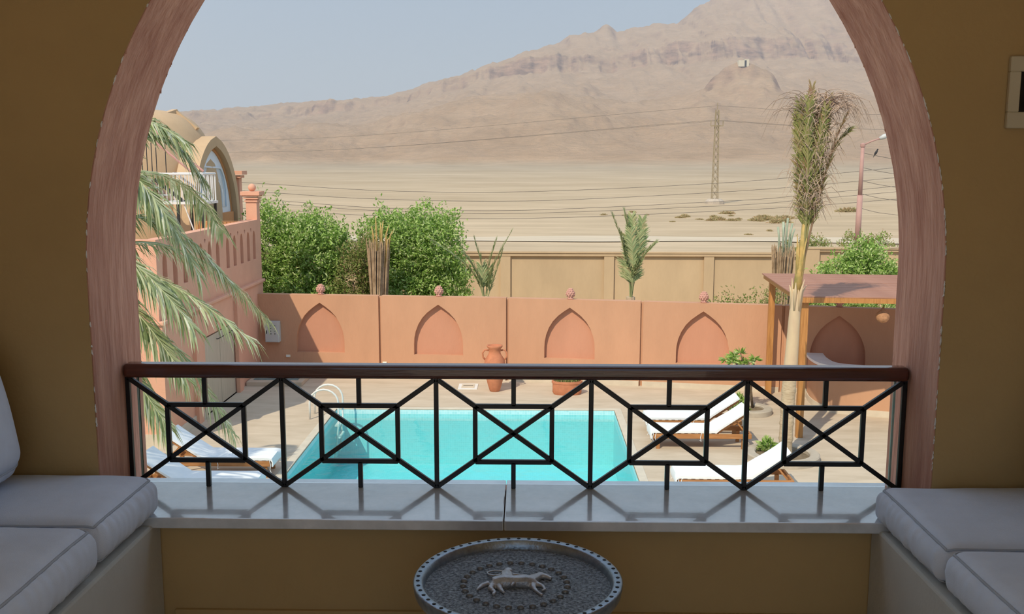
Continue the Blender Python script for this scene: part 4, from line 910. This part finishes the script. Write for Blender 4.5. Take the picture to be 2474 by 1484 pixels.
young_palm('young palm with few sparse spreading fronds behind the wall', (-1.2,27.3), [[(-1.1,27.3,2.2),(-.92,27.3,2.85),(-.45,27.3,3.76)],[(-1.35,27.3,2.2),(-1.75,27.3,2.8),(-2.75,27.3,3.55)],[(-1.25,27.3,2.2),(-1.3,27.3,2.8),(-1.5,27.3,3.55)],[(-1.15,27.4,2.2),(-1.08,27.4,2.8),(-.88,27.4,3.5)],[(-1.3,27.2,2.2),(-1.5,27.2,2.7),(-1.75,27.2,3.1)],[(-1.05,27.2,2.1),(-.85,27.2,2.7),(-.7,27.2,3.2)]], .38, 70, .4, K['palmyoung'], nl=60)
young_palm('young palm with upright bushy fronds before the tan wall', (2.95,27.3), [[(2.9,27.3,2.4),(2.75,27.3,3.3),(2.38,27.3,4.25)],[(2.95,27.3,2.4),(2.9,27.3,3.4),(2.72,27.3,4.35)],[(3.0,27.3,2.4),(3.02,27.3,3.4),(2.95,27.3,4.2)],[(3.02,27.4,2.4),(3.2,27.4,3.3),(3.25,27.4,4.1)],[(2.9,27.2,2.4),(2.75,27.2,3.1),(2.62,27.2,3.7)],[(3.05,27.2,2.4),(3.25,27.2,3.0),(3.6,27.2,3.45)],[(2.98,27.1,2.4),(2.98,27.1,3.1),(2.9,27.1,3.8)],[(3.0,27.2,2.4),(3.12,27.2,3.1),(3.15,27.2,3.7)]], .46, 90, .62, K['palmyoung'], nl=84)

# ---------------------------------------------------------------- outer tan wall in framed panels
tw = sroot('wall_outer', (2,36,0)); tw['label'] = 'tan boundary wall with framed sunken panels'
def panel(x0, x1, zt):
    B().box(x0,x1,36.10,36.3,0,zt-.16).build('panel', K['tan'], tw)
pil = [-16.5,-12.77,-9.02,-5.27,-.96+-.56,2.88,6.61]
segs = [(-12.4,-9.05),(-8.7,-5.3),(-4.9,-1.0),(-.62,2.88),(3.22,6.61),(6.98,10.27)]
for x0, x1 in segs:
    panel(x0-.02, x1+.02, 2.41); B().box(x1,x1+.37,36.0,36.3,0,2.25).build('pier', K['tan'], tw)
B().box(-12.4,10.64,35.98,36.32,2.25,2.36).build('top_band', K['tan'], tw); B().box(-12.45,10.3,35.95,36.35,2.36,2.42).build('coping', K['tan'], tw)
B().box(10.28,10.88,35.95,36.35,0,2.58).build('pier', K['tan'], tw); panel(10.86, 14.6, 2.6); panel(14.9,18.4,2.6); B().box(14.58,14.95,36.0,36.3,0,2.45).build('pier', K['tan'], tw)
B().box(10.88,18.4,35.98,36.32,2.45,2.54).build('top_band', K['tan'], tw); B().box(10.25,18.4,35.93,36.37,2.54,2.61).build('coping', K['tan'], tw)

# street lamp
t = thing('street_lamp', 'pink painted street lamp with one arm behind the boundary bush', 'street lamp', (11.58,34.0,0))
B().tube([(11.58,34,0),(11.58,34,2.85)], [.13,.125], 12).build('base_tube', K['lampp'], t, smooth=True); B().tube([(11.58,34,2.85),(11.585,34,4.6)], [.10,.095], 12).build('pole', K['lampp'], t, smooth=True); B().tube([(11.585,34,4.6),(11.59,34,6.30)], [.075,.06], 12).build('pole', K['lampp'], t, smooth=True)
B().lathe([(.08,6.26),(.09,6.30),(.09,6.36),(.02,6.40)], (11.59,34,0), 12).build('cap', K['lampp'], t)
B().tube([(11.60,34,6.32),(11.9,34,6.46),(12.2,34,6.56)], .028, 8).build('arm', K['lampp'], t, smooth=True)
B().tube([(12.15,34,6.545),(12.3,34,6.61),(12.6,34,6.73)], [.05,.09,.06], 8).build('lamp_head', K['greybox'], t, smooth=True)

# lattice pylon on the plain
gz = ground(25.0,130.0); t = thing('lattice_pylon', 'slender lattice power pylon standing on the desert plain', 'pylon', (25.0,130.0,gz))
B().lathe([(1.3,-.3),(1.3,.35),(.9,.7),(.01,.7)], (25.0,130.0,gz), 10).build('footing', K['stonering'], t)
Hh = 12.4; hw = lambda z: .40-.20*z/Hh
for sx in (-1,1):
    for sy in (-1,1): B().bar((25+sx*hw(0),130+sy*hw(0),gz),(25+sx*hw(Hh),130+sy*hw(Hh),gz+Hh),.08,.08).build('leg', K['pylon'], t)
for k in range(13):
    z0, z1 = Hh*k/13, Hh*(k+1)/13
    for s in (-1,1):
        B().bar((25-hw(z0)*s,130-hw(z0),gz+z0),(25+hw(z1)*s,130-hw(z1),gz+z1),.05,.05).build('brace', K['pylon'], t); B().bar((25-hw(z0)*s,130+hw(z0),gz+z0),(25+hw(z1)*s,130+hw(z1),gz+z1),.05,.05).build('brace', K['pylon'], t)
B().bar((24.2,130,gz+10.3),(25.8,130,gz+10.3),.12,.12).build('cross_arm', K['pylon'], t); B().bar((25,130,gz+Hh),(25,130,gz+Hh+.9),.07,.07).build('top_spike', K['pylon'], t)
for x in (24.2,25.8): B().bar((x,130,gz+10.3),(x,130,gz+11.0),.1,.1).build('insulator', K['pylon'], t)

# power lines
def cable(pts, r, lb, grp, ext=True):
    P = [Vector(p) for p in pts]
    if ext: P = [P[0]+(P[0]-P[1])*.9]+P+[P[-1]+(P[-1]-P[-2])*1.2]
    tag(B().tube(smooth_path(P, 30), r, 4, False).build('power_line', K['wire'], smooth=True), lb, 'cable', grp)
LBL = ['topmost','second highest','middle','second lowest','lowest']
for q_, w_ in zip(LBL, ([(-10.63,4.89),(-5.59,4.61),(-.23,4.58),(6.54,4.88),(10.53,5.18),(14.01,5.52)],[(-10.24,4.54),(-6.25,4.30),(-.23,4.22),(6.55,4.53),(10.55,4.81),(14.15,5.15)],[(-10.15,4.24),(-5.6,3.93),(-.23,3.86),(8.14,4.26),(10.56,4.46),(14.17,4.82)],[(-10,4.1),(-5.6,3.82),(-.23,3.74),(8.1,4.08),(10.6,4.28),(14.17,4.6)],[(-9.85,3.84),(-5.61,3.62),(-.23,3.54),(6.9,3.82),(11.17,4.07),(14.19,4.32)])):
    cable([(x,38.,z) for x, z in w_], .011, q_+' of five thin power cables sagging before the desert plain', 'low cables across the view')
for q_, dz in zip(LBL, (0,-.5,-.95,-1.4,-1.9)):
    cable([(11.62,34.,6.05+dz),(12.3,34.2,5.93+dz+dz*.02),(13.2,34.4,5.78+dz)], .010, q_+' of five short cables running from the street lamp pole', 'cables at the street lamp', ext=False)
for q_, x, dz in (('top spike',25.0,12.9),('one cross-arm end',24.2,11.0),('other cross-arm end',25.8,11.0)):
    cable([(-75.,165.,gz+dz-3.8),(-30.,150.,gz+dz-3.6),(x,130.,gz+dz)], .022, 'far cable from the pylon '+q_+' towards the vaulted building', 'far cables at the pylon', ext=False)
    cable([(x,130.,gz+dz),(45.,128.,gz+dz-1.2),(75.,126.,gz+dz-1.0)], .022, 'far cable from the pylon '+q_+' passing behind the tied palm', 'far cables at the pylon (other side)', ext=False)
t = thing('bird', 'small dark bird perched on a cable at the street lamp', 'bird', (12.10,34.14,5.985))
b = B(); b.tube([(12.05,34.14,5.97),(12.09,34.14,6.04),(12.13,34.14,6.11),(12.15,34.14,6.155)], [.012,.042,.038,.02], 8); b.ell((12.155,34.14,6.175), (.028,.028,.026), 8, 6); b.tube([(12.175,34.14,6.175),(12.21,34.14,6.17)], [.008,.001], 5); b.tube([(12.06,34.14,5.99),(12.02,34.14,5.90)], [.016,.008], 5)
b.build('body', K['dark'], t, smooth=True)

# desert shrubs, each one its own clump
g = np.random.default_rng(3); proto = []
for v in range(4):
    n_ = 240; d = g.normal(size=(n_,3)); d /= np.linalg.norm(d, axis=1)[:,None]; d[:,2] = abs(d[:,2]); k = g.uniform(.5,1,n_)
    C = d*k[:,None]*np.array((1,.7,.42)); o = leaves('desert_shrub', K['shrub'], None, C, d+g.normal(size=(n_,3))*.4, .34, .12, stuff=False); proto.append(o)
SP = [(15.7,99.6,.8),(16.4,101,1.2),(17.2,97,.6),(18.2,95.5,1.1),(18.9,96.4,1.3),(20.2,95.2,1.0),(19.4,101,.9),(22.0,107,1.2),(21.2,97.4,.7),(22.4,95,1.2),(23.4,96.4,1.3),(24.8,96,1.6),(24.2,99.5,1.3),(25.8,97.6,1.5),(26.6,99,1.2),(23.8,92.4,1.5),(24.6,93.0,1.3),(36.9,112,1.9),(12.8,104,.6),(10.4,103,.6),(8.2,104,.7),(11.8,109,.8),(14.0,93.5,.5),(20.5,82,.6),(17.8,78,.5),(21.6,103,.7)]
for i, (x, y, s) in enumerate(SP):
    o = proto[i%4] if i < 4 else proto[i%4].copy()
    if i >= 4: COL.objects.link(o)
    o.location = (x, y, ground(x,y)-.05); o.scale = (s*.85,s*.7,s*.7); o.rotation_euler.z = i*1.3
    tag(o, 'low brownish desert shrub scattered on the plain', 'shrub', 'desert shrubs on the plain')
tree('dusty_shrub', 'dusty grey-green shrub rising behind the tan wall near the street lamp', 'shrub', (12.2,42.0,0), [((12.0,42.0,2.05),(.8,.5,.35)),((12.7,42.0,2.1),(.5,.5,.35))], 1500, K['leafdry'], .12, .05, seed=12)
tree('dusty_shrub', 'dusty grey-green shrub behind the tan wall just past the street lamp', 'shrub', (14.4,42.0,0), [((14.2,42.0,2.25),(.7,.5,.4)),((15.2,42.0,2.2),(.7,.5,.35))], 1500, K['leafdry'], .12, .05, seed=13)

# small house on the knoll and its footpath
hx = .2193*985; hzv = max(ground(hx+a_, 986.+b_) for a_ in (-7,-3,0,4) for b_ in (0,3,6))
t = thing('hilltop_house', 'tiny pale flat-roofed house on the rocky knoll', 'house', (hx,990.,hzv))
B().box(hx-7,hx+1,986,992,hzv-5,hzv+1.0).build('wall', K['cream'], t); B().box(hx-1,hx+3.5,986,992,hzv-5,hzv+2.2).build('wall', K['cream'], t); B().box(hx-1.2,hx+3.7,985.8,992.2,hzv+2.2,hzv+2.5).build('roof', K['skirt'], t)
